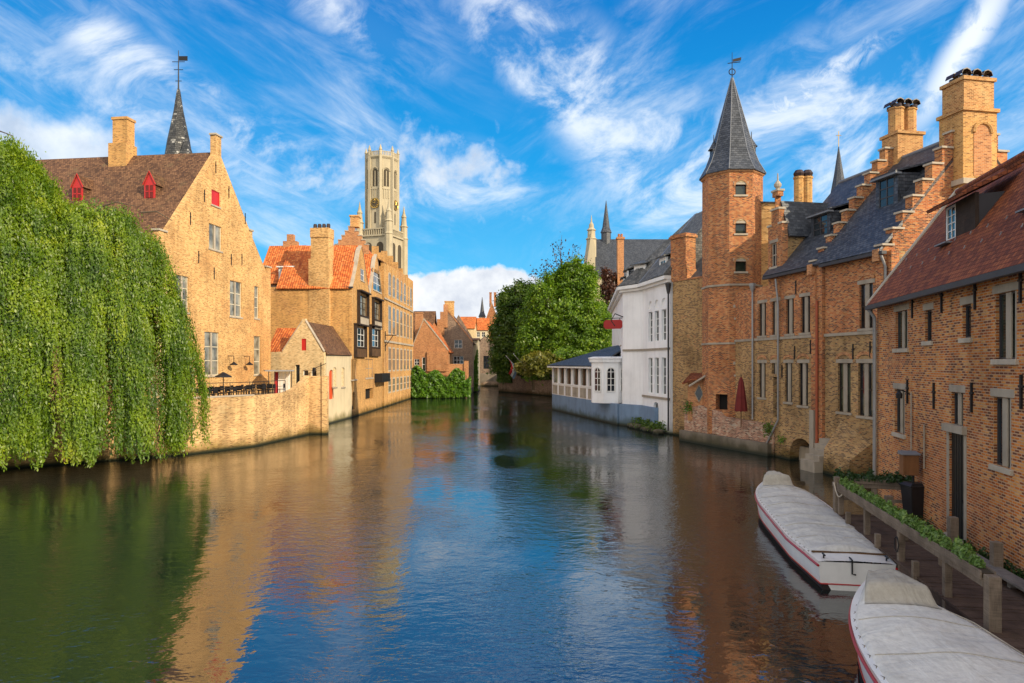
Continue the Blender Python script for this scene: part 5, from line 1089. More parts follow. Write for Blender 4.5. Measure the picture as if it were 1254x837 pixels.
def stack(G, px0, px1, pt, pshould, name, pots, twin=False, arch=False, nfront=.35, back=-.85, pb=17.0):
    """big chimney on the top of a stepped gable; pixel columns and rows of its face"""
    u0, u1 = G.u(px0), G.u(px1); pm = (px0+px1)/2; zt = G.uz(pm, pt)[1]; zsd = G.uz(pm, pshould)[1]; w_ = u1-u0
    m = MB(); m.box(G, u0-.02, u1+.02, 13.0, zsd, back, nfront); m.box(G, u0-.1, u1+.1, zsd, zsd+.16, back-.1, nfront+.1)
    if twin:
        for a, b in ((u0+.05, u0+w_*.46), (u0+w_*.54, u1-.05)):
            c = (a+b)/2; q = G.p(c, 0, (back+nfront)/2); m.lathe((q.x, q.y), [((b-a)*.60, zsd+.16), ((b-a)*.60, zt-.1), ((b-a)*.68, zt-.08), ((b-a)*.68, zt)], 8, .2)
    else:
        m.box(G, u0+.08, u1-.08, zsd+.16, zt-.16, back+.08, nfront-.06); m.box(G, u0, u1, zt-.16, zt, back, nfront+.02)
    o = m.build('chimney', 'brick_ochre', lh)
    if arch:
        a = archpoly(u0+w_*.3, u1-w_*.16, zsd-3.0, zsd-.5, w_*.27); m = MB(); m.plate(G, a, nfront+.003, nfront+.02); m.build('blind_arch', 'brick_orange', o)
        m = MB()
        for p, q in zip(a[2:], a[3:]): m.tube([G.p(*p, nfront+.03), G.p(*q, nfront+.03)], .09, 6)
        m.build('arch_moulding', 'brick_ochre', o)
        m = MB(); m.box(G, u0-.15, u1+.15, zsd-3.4, zsd-3.15, back, nfront+.16); m.build('base_course', 'stone', o)
    for k in range(pots):
        c = G.p(u0+w_*(.18+.64*(k % 3)/2), 0, nfront-.35-.55*(k//3)); z = zt; m = MB()
        m.lathe((c.x, c.y), [(.2, z), (.2, z+.16)], 8); pb_ = [G.ux*(.26*math.cos(j*PI/4))+Vector((0, 0, .16+.24*math.sin(j*PI/4))) for j in range(5)]
        for j in range(4):
            p, q = c+pb_[j], c+pb_[j+1]; p = Vector((p.x, p.y, z+pb_[j].z)); q = Vector((q.x, q.y, z+pb_[j+1].z)); m.hexa([p+G.nn*.22, q+G.nn*.22, q*1+G.nn*.22+Vector((0, 0, .05)), p+G.nn*.22+Vector((0, 0, .05))], [p-G.nn*.22, q-G.nn*.22, q-G.nn*.22+Vector((0, 0, .05)), p-G.nn*.22+Vector((0, 0, .05))])
        m.build('chimney_pot', 'pot', o)
stack(G1, 1094, 1124, 132, 167, 'a', 5, twin=True)
stack(G2, 1168, 1208, 100, 142, 'b', 6, arch=True, nfront=.55)
# twin cylinder chimney further back and the pinnacled dormer gable
uD0, uD1 = FR.u(941), FR.u(958.5); zD = ZE-.2; ZP = FR.uz(948, 236)[1]
o_ = [(uD0, zD), (uD1, zD), (uD1, 13.6), (uD1-.35, 13.6), (uD1-.35, 14.5), (uD1-.7, 14.5), (uD1-.7, 15.3), ((uD0+uD1)/2+.3, 15.3), ((uD0+uD1)/2+.3, ZP), ((uD0+uD1)/2-.3, ZP), ((uD0+uD1)/2-.3, 15.3), (uD0+.7, 15.3), (uD0+.7, 14.5), (uD0+.35, 14.5), (uD0+.35, 13.6), (uD0, 13.6)]
fd = Facade(lh, FR, o_, 'brick_red', .35)
fd.F = FR.sub(0, LR, .02); fd.win(FR.u(944.5), FR.u(951.5), 11.2, 12.6, cols=2, rows=2, frame='stone', rev=.15, lintel='stone_grey'); dg = fd.build('dormer_gable')
m = MB(); 
for a, b, z in ((uD0, uD0+.35, 13.6), (uD0+.35, uD0+.7, 14.5), (uD1-.7, uD1-.35, 14.5), (uD1-.35, uD1, 13.6), ((uD0+uD1)/2-.3, (uD0+uD1)/2+.3, ZP)): m.box(fd.F, a-.05, b+.05, z+.003, z+.12, -.4, .06)
q = fd.F.p((uD0+uD1)/2, 0, -.17); m.lathe((q.x, q.y), [(.1, ZP+.12), (.1, ZP+.2), (.2, ZP+.32), (.22, ZP+.45), (.12, ZP+.6), (.05, ZP+.68), (.03, ZP+1.1)], 10); m.build('coping', 'stone', dg)
m = MB(); Gd = FR.perp_in(uD1-.05, 4.2, -.3); m.plate(Gd, rect(0, 4.2, ZE-.1, 12.9), -.3, 0); m.build('dormer_cheek', 'brick_brown', dg)
m = MB(); um = (uD0+uD1)/2; m.slab([FR.p(uD1+.15, 12.8, -.3), FR.p(um, 15.0, -.3), FR.p(um, 15.0, -4.8), FR.p(uD1+.15, 12.8, -4.8)], .12); m.slab([FR.p(uD0-.15, 12.8, -.3), FR.p(um, 15.0, -.3), FR.p(um, 15.0, -4.8), FR.p(uD0-.15, 12.8, -4.8)], .12); m.build('dormer_roof', 'slate', dg)
for px0, px1, py0, py1, Y in ((973, 994, 217, 262, 44.3),):
    a, b = at(px0, py1, Y), at(px1, py0, Y); m = MB(); r = (b.x-a.x)/4
    for x in (a.x+r, b.x-r): m.lathe((x, Y), [(r*1.08, a.z-4), (r*1.08, b.z-.15), (r*1.25, b.z-.12), (r*1.25, b.z)], 8, .39)
    m.wbox(a.x-.15, b.x+.15, Y-.5, Y+.5, a.z-3.5, a.z-.3)
    o = m.build('chimney', 'brick_ochre', lh)
    for x in (a.x+r, b.x-r): m = MB(); m.lathe((x, Y), [(.3, b.z), (.36, b.z+.2), (.22, b.z+.42)], 8); m.build('chimney_pot', 'pot', o)
# slate dormers
def slate_dormer(u, w_, n, z0, h):
    D = FR.sub(u, u+w_, n); fd = Facade(lh, D, rect(0, w_, z0, z0+h), 'slate', .12); fd.win(.22, w_-.22, z0+.3, z0+h-.12, cols=2, rows=3, frame='gutter', pane='glass', rev=.05, sill=None, fw=.05); o = fd.build('dormer')
    m = MB(); L = (h/sl)+.3; m.hexa([D.p(.02, z0, -.13), D.p(w_-.02, z0, -.13), D.p(w_-.02, z0+h, -L), D.p(.02, z0+h, -L)], [D.p(.02, z0+h-.02, -.13), D.p(w_-.02, z0+h-.02, -.13), D.p(w_-.02, z0+h+.02, -L), D.p(.02, z0+h+.02, -L)]); m.build('dormer_cheek', 'slate', o)
    m = MB(); m.slab([D.p(-.12, z0+h-.05, .2), D.p(w_+.12, z0+h-.05, .2), D.p(w_+.12, z0+h+.75, -L-.9), D.p(-.12, z0+h+.75, -L-.9)], .09); m.build('dormer_roof', 'slate', o)
    m = MB(); m.box(D, -.16, w_+.16, z0+h-.14, z0+h-.05, -.1, .24); m.build('fascia', 'lead', o)
slate_dormer(FR.u(1003)-2.6, 1.7, -1.3, 12.3, 1.6); slate_dormer(LR-3.4, 1.5, -1.9, 12.95, 1.9)
# drainpipes
pipe(lh, [FR.p(FR.u(955.5), ZE-.25, .3), FR.p(FR.u(955.5), 8.9, .14), FR.p(FR.u(955.5), 2.2, .14), FR.p(FR.u(940), .25, .3)], .06)
pipe(lh, [FR.p(FR.u(924), ZE-.3, .14), FR.p(FR.u(924), 2.0, .14)], .06)
m = MB(); q = FR.p(FR.u(924), 0, .15); m.lathe((q.x, q.y), [(.08, ZE-.7), (.2, ZE-.35), (.22, ZE-.2)], 8); m.build('rain_head', 'zinc', lh)
anchors(lh, FR, [(958, 455), (973.5, 432), (993, 425), (1045, 431), (1066, 428), (975, 352), (997, 345)], .75)
# slim slate spire far behind
cs = thing('distant_slate_spire', 'thin grey church spire with gilt cross behind the slate roofs between chimneys', 'church', tuple(at(1027, 445, 160).xy)+(1,)); q = at(1027, 240, 160)
m = MB(); m.lathe((q.x, 160), [(1.9, 1), (1.9, q.z)], 8); m.build('tower', 'stone_grey', cs); m = MB(); m.lathe((q.x, 160), [(2.0, q.z), (1.1, at(0, 215, 160).z), (.08, at(0, 180, 160).z)], 8); m.build('spire', 'slate', cs)
m = MB(); z = at(0, 180, 160).z; m.tube([(q.x, 160, z-.3), (q.x, 160, z+3.6)], .08, 5); m.tube([(q.x-.6, 160, z+2.6), (q.x+.6, 160, z+2.6)], .07, 5); m.build('cross', 'gold', cs)
# ---- low terrace at the turret
lt = thing('turret_terrace_wall', 'low weathered red brick terrace wall on the water before the turret', 'wall', (14, 45, 0))
T0, T1 = (12.25, 49.3), (15.42, 40.9); FL = Frame(T0, T1)
m = MB(); m.plate(FL, [(0, -.6), (FL.w, -.6), (FL.w, 1.75), (FL.w*.97, 1.85), (FL.w*.45, 2.0), (FL.w*.42, 2.3), (FL.w*.32, 2.45), (FL.w*.2, 2.6), (FL.w*.1, 2.45), (0, 2.35)], -.4, 0); m.build('brickwork', 'brick_low', lt)
m = MB(); m.box(FL, -.2, FL.w*.98, -.6, .75, .004, .3); m.build('footing', 'stone_dark', lt)
structure(MB.build((lambda m: (m.hexa([Vector((T0[0]+.3, T0[1], .5)), Vector((T1[0]+.1, T1[1], .5)), Vector((17, 44, .5)), Vector((15, 50.5, .5))], [Vector((T0[0]+.3, T0[1], 1.55)), Vector((T1[0]+.1, T1[1], 1.55)), Vector((17, 44, 1.55)), Vector((15, 50.5, 1.55))]), m)[1])(MB()), 'turret_terrace_floor', 'paving', loc=(14, 46, .5)))
lp = thing('lean_to_porch', 'small lean-to porch with tiled roof and diamond window on the low terrace', 'porch', (12.9, 49, 1.5))
G = Frame(tuple(at(842, 445, 48.6).xy), tuple(at(864, 445, 47.9).xy)); zz_ = lambda py: G.uz(852, py)[1]
m = MB(); m.plate(G, [(0, 1.5), (G.w, 1.5), (G.w, zz_(461)), (0, zz_(466))], -.3, 0); m.build('wall', 'brick_orange', lp)
m = MB(); m.slab([G.p(-.2, zz_(471), .5), G.p(G.w+.15, zz_(462), .5), G.p(G.w+.15, zz_(459), -1.4), G.p(-.2, zz_(459), -1.4)], .1); m.build('roof', 'tile_red', lp)
m = MB(); m.tube([G.p(.3, zz_(473), .55), G.p(G.w+.2, zz_(460), .55)], .07, 6); m.build('verge_board', 'stone', lp)
c_, z_ = G.w*.65, zz_(482); m = MB(); m.plate(G, [(c_, z_-.55), (c_+.27, z_), (c_, z_+.55), (c_-.27, z_)], .004, .03); o = m.build('window', 'glass', lp)
m = MB(); dd = [(c_, z_-.6), (c_+.3, z_), (c_, z_+.6), (c_-.3, z_)]
for a, b in zip(dd, dd[1:]+dd[:1]): m.tube([G.p(*a, .03), G.p(*b, .03)], .03, 5)
m.build('frame', 'stone_grey', o)
q = at(907.5, 512, 43.3); pr = thing('closed_parasol', 'closed dark red parasol standing on the low terrace by the turret', 'parasol', (q.x, q.y, 1.55))
m = MB(); m.tube([(q.x, q.y, 1.5), (q.x, q.y, 4.75)], .03, 6); m.build('pole', 'brownwood', pr)
m = MB(); R0 = []
for r, z in ((.05, 4.62), (.13, 4.3), (.22, 3.6), (.29, 2.9), (.31, 2.55), (.2, 2.5)): R0.append([Vector((q.x+r*(1+.28*(k % 2))*math.cos(k*PI/8), q.y+r*(1+.28*(k % 2))*math.sin(k*PI/8), z-(.08 if k % 2 else 0)*(r > .2))) for k in range(16)])
for a, b in zip(R0, R0[1:]):
    for k in range(16): m.face([a[k], a[(k+1) % 16], b[(k+1) % 16], b[k]])
m.face(R0[-1]); m.build('canopy', 'fabric_red', pr, smooth='auto')
def weeds(name, label, F, pts, mat='leaf_ivy', n=260, sz=.08, sp=.22):
    P = []
    for u, z in pts:
        for k in range(n): P.append(tuple(F.p(u+random.gauss(0, sp), z+random.gauss(0, sp), .1+abs(random.gauss(0, .12)))))
    t_ = thing(name, label, 'plant', tuple(F.p(pts[0][0], pts[0][1], .1))); P = np.array(P); A, B = leaf_axes(unit(len(P)), sz); quads('foliage', P, A, B, mat, t_)
weeds('wall_weed', 'tuft of green weed on the low terrace wall left of the black opening', FL, [(FL.w*.08, 2.4)], n=160)
weeds('wall_weed', 'small tuft of weed beside the slanting drainpipe foot', FR, [(FR.u(961), 1.1)], n=90, sz=.06, sp=.12)
weeds('wall_weed', 'dark bushy plant between low terrace wall and brick house', FL, [(FL.w*.97, 1.6)], 'leaf_dark', n=160)
# ---- near house with the red tile roof
H0, H1 = (13.1, 24.9), (8.95, 4.8); FN = Frame(H0, H1); LN = FN.w; ZH = 7.45; ZHR = 11.2; DN = 5.15
nh = thing('red_roofed_house', 'nearest mottled brick house with dark red tiled roof and stone mullioned windows by the dock', 'house', (11.7, 18, .78))
fn = Facade(nh, FN, rect(0, LN, -.6, ZH+.3), 'brick_house', .45)
mk = dict(cols=2, rows=1, frame='gutter', pane='glass', rev=.13, mull='stone_grey', mullw=.2, lintel='stone_grey', sill='stone', fw=.04)
fn.window(1096.5, 1111.5, 381, 427, **mk); fn.window(1132.5, 1141, 380, 418, **dict(mk, cols=1, mull=None)); fn.window(1178.5, 1189, 373, 414, **dict(mk, cols=1, mull=None)); fn.window(1219, 1245, 358, 440, **dict(mk, mullw=.24))
fn.window(1095.5, 1108, 477, 531, **mk); fn.window(1216.5, 1238.5, 487, 572, **dict(mk, mullw=.24))
fn.window(1165, 1179.5, 481, 521, **dict(mk, sill=None))
for uu_ in (13.2, 16.6):
    fn.win(uu_, uu_+1.25, 5.6, 7.1, **dict(mk, mullw=.24)); fn.win(uu_, uu_+1.25, 2.9, 4.7, **dict(mk, mullw=.24))
u0, u1 = FN.u(1161.5), FN.u(1180.5); zd = FN.uz(1171, 530)[1]
do = fn.opening(rect(u0+.05, u1, .78, zd), .06, 'doorpaint', 'door', 'dark green black door on the dock')
m = MB()
for k in range(1, 6): u = u0+.05+(u1-u0-.05)*k/6; m.box(FN, u-.008, u+.008, .8, zd-.05, -.059, -.05)
m.tube([FN.p(u1-.12, 1.85, -.04), FN.p(u1-.12, 1.95, -.01)], .02, 6); m.build('door_boards', 'iron', do)
m = MB(); m.box(FN, u0-.15, u1+.18, zd+.003, zd+.2, -.1, .12); m.box(FN, u1+.003, u1+.16, .9, zd, -.1, .012); m.box(FN, u0-.1, u0+.047, .9, zd, -.05, .012); m.box(FN, u0-.05, u1+.1, .785, .9, .013, .3); m.build('door_surround', 'stone_grey', do)
for (a, b, y0, y1, side) in ((1216.5, 1238.5, 487, 572, 1), (1219, 1245, 358, 440, 1), (1095.5, 1108, 477, 531, 1), (1096.5, 1111.5, 381, 427, 1)):
    m = MB(); uu = FN.u(b); pm = (a+b)/2; za, zb = FN.uz(pm, y1)[1], FN.uz(pm, y0)[1]; m.box(FN, uu-.11, uu-.002, za+.003, zb-.003, -.10, -.02); m.build('stone_jamb', 'stone_grey', nh)
blk = MB(); blk.box(FN, -6.3, 3.5, .5, 6.8, -11, -DN-.02); blk.build('sun_blocker', 'brick_house', nh)  # unseen block added to stop sun leaking through between the houses
fn.mb.face([FN.p(0, 0, -.45), FN.p(0, 0, -DN), FN.p(0, ZH, -DN), FN.p(0, ZHR-.2, -DN/2), FN.p(0, ZH, -.45)])
fn.build()
roof_u(FN, .12, LN, DN, ZH+.42, ZHR+.12, oh=.28).build('roof', 'tile_red', nh)
m = MB(); m.tube([FN.p(.12, ZHR+.27, -DN/2), FN.p(LN, ZHR+.27, -DN/2)], .12, 8); m.build('ridge', 'tile_red', nh)
ZH += .37; sl2 = (ZHR+.12-ZH-.05)/(DN/2)
m = MB(); m.box(FN, .05, LN, ZH-.42, ZH-.27, .26, .42); m.build('gutter', 'gutter', nh)
a, b = FN.p(.02, ZH-.3, .32), FN.p(.02, ZHR+.26, -DN/2); m = MB(); nq = FN.ux*.13
m.hexa([a-nq, a+nq, b+nq, b-nq], [a-nq+Vector((0, 0, .17)), a+nq+Vector((0, 0, .17)), b+nq+Vector((0, 0, .17)), b-nq+Vector((0, 0, .17))]); m.build('verge', 'stone', nh)
def shed_dormer(px0, px1, first=True):
    n = -.85; D0 = Frame(tuple(FN.p(0, 0, n).xy), tuple(FN.p(LN, 0, n).xy)); u0, u1 = D0.u(px0), D0.u(px1); D = D0.sub(u0, u1); w_ = u1-u0
    zb = ZH+.05+sl2*.85+.1; h = 1.12; fd = Facade(nh, D, rect(0, w_, zb, zb+h), 'darkwood', .1)  # dark front colour stands in for the shade right of the window
    fd.win(.04, .72, zb+.06, zb+h-.04, cols=2, rows=4, frame='white_frame', pane='glass', rev=.05, sill=None, fw=.06, bar=.012); o = fd.build('dormer')
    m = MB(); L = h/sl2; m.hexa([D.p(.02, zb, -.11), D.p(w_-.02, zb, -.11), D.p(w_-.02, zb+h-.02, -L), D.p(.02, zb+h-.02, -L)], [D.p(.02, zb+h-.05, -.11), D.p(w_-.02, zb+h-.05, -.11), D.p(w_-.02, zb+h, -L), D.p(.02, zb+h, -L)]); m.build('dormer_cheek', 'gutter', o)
    m = MB(); m.slab([D.p(-.28, zb+h-.12, .4), D.p(w_+.28, zb+h-.12, .4), D.p(w_+.1, zb+h+.62, -L-.28), D.p(-.1, zb+h+.62, -L-.28)], .1); m.build('dormer_roof', 'tile_red', o)
    m = MB(); m.box(D, -.05, .75, zb-.06, zb-.02, .0, .3); m.build('lead_apron', 'lead', o)
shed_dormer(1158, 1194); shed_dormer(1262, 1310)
# snow hooks on the tiles
for k in range(22):
    m = MB(); u = .8+k*.5; n = -.4 if k % 2 else -.75; z = ZH+.05-n*sl2+.2; m.tube([FN.p(u, z-.03, n+.08), FN.p(u, z+.05, n+.03), FN.p(u+.12, z+.03, n+.1)], .014, 4); m.build('snow_hook', 'zinc', nh)
pipe(nh, [FN.p(.12, ZH-.35, .34), FN.p(.12, ZH-.7, .12), FN.p(.12, .8, .12)], .065)
pipe(lh, [FR.p(LR-.25, ZE-.2, .35), FR.p(LR-.25, ZE-.7, .12), FR.p(LR-.25, 1, .12)], .065)
pipe(nh, [FN.p(FN.u(1118.5), 4.6, .06), FN.p(FN.u(1118.5), .9, .06)], .022, 'stone_grey', 'cable_pipe'); pipe(nh, [FN.p(FN.u(1134), 3.7, .05), FN.p(FN.u(1134), 2.4, .05)], .022, 'stone_grey', 'cable_pipe')
anchors(nh, FN, [(1112, 480), (1144.5, 485), (1191, 487), (1252, 480), (1118, 375), (1154, 367), (1195, 361), (1251, 350)], .75)
u, z = FN.uz(1114, 482); wl_ = thing('wall_lamp', 'small black lamp on the nearest brick wall above the dock', 'lamp', tuple(FN.p(u, z))); m = MB(); m.tube([FN.p(u, z, .01), FN.p(u, z+.1, .25), FN.p(u, z, .3)], .018, 6); q = FN.p(u, z, .3); m.lathe((q.x, q.y), [(.09, z-.16), (.1, z-.02), (.03, z+.06)], 8); m.build('lantern', 'iron', wl_)
# ================================================================ DOCK, RAILINGS, PLANTERS
ZD = .80
dk = thing('timber_dock', 'dark plank dock between the moored boats and the nearest brick house', 'dock', (10, 16, ZD))
R0, R1 = (10.22, 21.6), (6.2, 0.2)             # outer edge, far to near
FD = Frame(R0, R1)
m = MB(); L = FD.w; k = 0; u = 0
while u < L:
    q = FD.p(u, 0, 0)
    inner = (FN.O-q).dot(FN.nn)/FD.nn.dot(FN.nn) if False else None
    # plank reaches from the railing to the house wall
    d_ = -FD.nn; t0 = (FN.O-q).dot(FN.nn)/d_.dot(FN.nn)
    z = ZD+random.uniform(-.008, .008); wd_ = .142; j = random.uniform(-.006, .006)
    a, b = q+FD.nn*.12, q+d_*(t0-.03)
    w3 = FD.ux*wd_
    m.hexa([Vector((p.x, p.y, z-.05)) for p in (a, a+w3, b+w3, b)], [Vector((p.x, p.y, z+j)) for p in (a, a+w3, b+w3, b)]); u += .152
m.build('planking', 'deckwood', dk)
for k in range(9):
    u = .3+k*2.5; m = MB(); q = FD.p(u, 0, -.05); m.lathe((q.x, q.y), [(.11, -1), (.1, ZD-.06)], 10); m.build('pile', 'deckwood', dk)
m = MB(); m.box(FD, 0, L, ZD-.28, ZD-.06, -.12, .06); m.build('edge_beam', 'deckwood', dk)
kb = thing('grey_plank_kerb', 'long pale grey plank laid as a kerb along the middle of the dock', 'plank', (11, 16, ZD))
m = MB(); K0, K1 = (11.55, 20.6), (8.55, 4.0); FK2 = Frame(K0, K1); m.box(FK2, 0, FK2.w, ZD+.16, ZD+.225, -.17, .17)
for k in range(9): m.box(FK2, .3+k*1.95, .42+k*1.95, ZD+.012, ZD+.16, -.08, .08)
m.build('plank', 'plankwood', kb, bevel=.01)
# planter railing along the water
rr = thing('planter_railing', 'weathered timber railing on square posts along the outer edge of the dock', 'railing', (10, 20, ZD))
ZT = 1.68
def post(F, u, n, top, parent, w_=.145, z0=-.9, name='post', mat='greywood'):
    m = MB(); m.box(F, u-w_/2, u+w_/2, z0, top, n-w_/2, n+w_/2); m.build(name, mat, parent, bevel=.012)
    m = MB(); m.box(F, u-w_/2-.004, u+w_/2+.004, top+.002, top+.014, n-w_/2-.004, n+w_/2+.004); 
PU = [.05, 2.6, 5.15, 7.7]
uE = 9.55
for k, u in enumerate(PU): post(FD, u, 0, ZT-.18, rr)
post(FD, uE, 0, ZT+.08, rr, .21)
post(FD, -.2, .05, ZT+.25, rr, .16)
for u in (1.3, 3.9, 6.4): post(FD, u, .13, ZT-.55, rr, .13)
m = MB(); m.box(FD, 0, uE-.14, ZT-.17, ZT-.05, -.10, .10); m.build('rail', 'greywood', rr, bevel=.01)
def trough(F, u0, u1, n, z, label, name='planter_trough'):
    t_ = thing(name, label, 'planter', tuple(F.p(u0, z, n)))
    m = MB(); m.box(F, u0, u1, z+.003, z+.035, n-.13, n+.13); m.box(F, u0, u1, z+.036, z+.16, n+.10, n+.13); m.box(F, u0, u1, z+.036, z+.16, n-.13, n-.10); m.build('box', 'greywood', t_)
    m = MB(); m.box(F, u0+.01, u1-.01, z+.037, z+.125, n-.098, n+.098); m.build('soil', 'soil', t_); return t_
trough(FD, .1, uE-.16, 0, ZT-.05, 'long weathered wooden trough of low green plants along the outer dock rail')
def plant_mesh(seed, mat, r=.125, n=460, h=.22, name='planter_plant'):
    g = np.random.default_rng(seed); d = g.normal(size=(n, 3)); d /= np.linalg.norm(d, axis=1, keepdims=True); d[:, 2] = np.abs(d[:, 2])
    P = d*np.array((r, r, h))*(.55+.5*g.random((n, 1)))*(1+.25*np.sin(d[:, :1]*5+seed)); nr = d+g.normal(size=(n, 3))*.5; nr /= np.linalg.norm(nr, axis=1, keepdims=True)
    a = np.cross(nr, g.normal(size=(n, 3))); a /= np.linalg.norm(a, axis=1, keepdims=True); b = np.cross(nr, a); s_ = .026*(.7+.7*g.random((n, 1)))
    return quads(name, P, a*s_*1.5, b*s_*.8, mat, None, loc=(0, 0, 0))
pv_ = [plant_mesh(10+i, 'leaf_plant') for i in range(5)]; used_ = set()
u = .32; i = 0
while u < uE-.3:
    src = pv_[i % 5]
    o = src if i < 5 else src.copy()
    if i >= 5: COL.objects.link(o)
    o.location = FD.p(u, ZT+.09, random.uniform(-.03, .03)); o.rotation_euler = (0, 0, random.uniform(0, 6)); s_ = random.uniform(.82, 1.18); o.scale = (s_, s_, s_*random.uniform(.85, 1.15))
    tag(o, 'low bushy light green plant growing in the long trough on the outer dock rail', 'plant', 'low green plants in the long rail trough'); u += random.uniform(.38, .48); i += 1
# cross railing at the far end with dark shrubs
X0, X1 = (10.25, 22.2), (12.55, 21.4); FX = Frame(X0, X1); cr = thing('cross_railing', 'short timber railing with dark shrubs closing the far end of the dock', 'railing', (11, 22, ZD))
for u in (.1, 1.2, 2.3): post(FX, u, 0, ZT-.12, cr, .16)
m = MB(); m.box(FX, 0, FX.w, ZT-.11, ZT+.02, -.09, .09); m.build('rail', 'greywood', cr, bevel=.01)
m = MB(); m.box(FX, .15, 2.25, 1.15, 1.25, -.03, .03); m.build('lower_rail', 'greywood', cr)
trough(FX, .1, 2.35, 0, ZT+.02, 'short wooden trough of dark green shrubs on the cross railing')
sv = [plant_mesh(40+i, 'leaf_shrub', .19, 520, .26, 'dark_shrub') for i in range(3)]
for k in range(8):
    o = sv[k] if k < 3 else sv[k % 3].copy()
    if k >= 3: COL.objects.link(o)
    o.location = FX.p(.22+k*.28, ZT+.12, random.uniform(-.03, .03)); o.rotation_euler = (0, 0, k); s_ = random.uniform(.8, 1.2); o.scale = (s_, s_, s_)
    tag(o, 'dark green rounded shrub in the trough on the far cross railing', 'shrub', 'dark shrubs on the cross railing')
# inner railing posts
ip = thing('inner_handrail', 'second lower timber handrail on short posts between plank kerb and boats', 'railing', (10.9, 18, ZD))
I0, I1 = (10.95, 20.6), (9.2, 11.4); FI = Frame(I0, I1)
for u in (.3, 3.0, 5.2): post(FI, u, -.12 if u < 1 else -.75, 1.62 if u < 4 else 1.55, ip, .2, z0=ZD)
for u in (2.2, 4.6): post(FI, u, .1, 1.35, ip, .15, z0=ZD)
# rope
rp = thing('mooring_rope', 'pale rope slung from the corner post to the far boat', 'rope', tuple(FD.p(-.2, 1.7, .05)))
a, b = FD.p(-.2, 1.75, .14), FD.p(.55, 1.5, .1); m = MB(); m.tube([a.lerp(b, k/10)+Vector((0, 0, -.22*math.sin(PI*k/10))) for k in range(11)], .022, 6); m.build('line', 'stone', rp, smooth=True)
bk_ = thing('mooring_line', 'thin dark rope looped over a railing post', 'rope', tuple(FD.p(5.15, 1.3, .1)))
m = MB(); m.tube([FD.p(5.15+.13*math.sin(k*PI/4), 1.18+.18*math.cos(k*PI/4), .095+.01*(k % 2)) for k in range(9)], .014, 5); m.build('loop', 'iron', bk_, smooth=True)
# wheeled bin
bn = thing('wheeled_bin', 'black wheeled rubbish bin against the nearest brick house on the dock', 'bin', (12.15, 20.9, ZD))
bx0, by0 = 12.12, 20.85
def bq(s_, z): return [Vector((bx0+s_*a, by0+s_*b, z)) for a, b in ((-1, -1), (1, -1), (1, 1), (-1, 1))]
m = MB(); m.hexa(bq(.235, ZD+.1), bq(.30, ZD+1.0)); m.build('body', 'plastic', bn, bevel=.02)
m = MB(); m.hexa(bq(.33, ZD+1.0), bq(.33, ZD+1.05)); m.hexa(bq(.31, ZD+1.05), bq(.2, ZD+1.11)); m.build('lid', 'plastic', bn, bevel=.012)
for sx in (-1, 1): m = MB(); m.tube([(bx0+sx*.2, by0+.24, ZD+.1), (bx0+sx*.26, by0+.24, ZD+.1)], .1, 14); m.build('wheel', 'plastic', bn)
m = MB(); m.tube([(bx0-.27, by0+.36, ZD+.98), (bx0+.27, by0+.36, ZD+.98)], .02, 6); m.build('handle', 'plastic', bn)
# rusty box on a post
lbp = FN.uz(1130.5, 570); lq = FN.p(lbp[0], 0, .35); lb_ = thing('rusty_box_on_post', 'rusty brown metal box with grey lid on a thin post by the brick wall', 'meter box', (lq.x, lq.y, ZD))
Fm = Frame((lq.x-.24, lq.y-.05), (lq.x+.2, lq.y-.12)); zb = Fm.uz(1130, 583)[1]; zt_ = Fm.uz(1130, 558)[1]
m = MB(); m.box(Fm, 0, Fm.w, zb, zt_, -.3, 0); m.build('box', 'rustsheet', lb_, bevel=.01)
m = MB(); m.hexa([Fm.p(-.03, zt_+.002, .04), Fm.p(Fm.w+.03, zt_+.002, .04), Fm.p(Fm.w+.03, zt_+.002, -.33), Fm.p(-.03, zt_+.002, -.33)], [Fm.p(-.03, zt_+.03, .04), Fm.p(Fm.w+.03, zt_+.03, .04), Fm.p(Fm.w+.03, zt_+.1, -.33), Fm.p(-.03, zt_+.1, -.33)]); m.build('lid', 'lead', lb_)
m = MB(); q = Fm.p(Fm.w*.75, 0, -.15); m.tube([(q.x, q.y, ZD), (q.x, q.y, zb)], .035, 8); m.build('post', 'iron', lb_)
# stone steps at the dock's far corner
ss = thing('stone_steps', 'short flight of worn stone steps beside the rusty pipe at the water', 'steps', tuple(FR.p(FR.u(1020), 0, .8)))
m = MB()
for k in range(5): m.box(FR, FR.u(1012), FR.u(1030), -.6 if k == 0 else .3+k*.26, .56+k*.26, .02, 1.5-k*.27)
m.build('treads', 'stone_grey', ss)
bu = thing('sloping_brick_buttress', 'sloping brick buttress at the foot of the long brick house beside the steps', 'buttress', tuple(FR.p(FR.u(1040), 0, .5)))
u0, u1 = FR.u(1031), FR.u(1068); m = MB(); m.hexa([FR.p(u0, -.6, .02), FR.p(u0, -.6, 1.1), FR.p(u1, -.6, 1.3), FR.p(u1, -.6, .02)], [FR.p(u0, 2.6, .02), FR.p(u0, 1.2, 1.0), FR.p(u1, .9, 1.2), FR.p(u1, 1.7, .02)]); m.build('brickwork', 'brick_brown', bu)
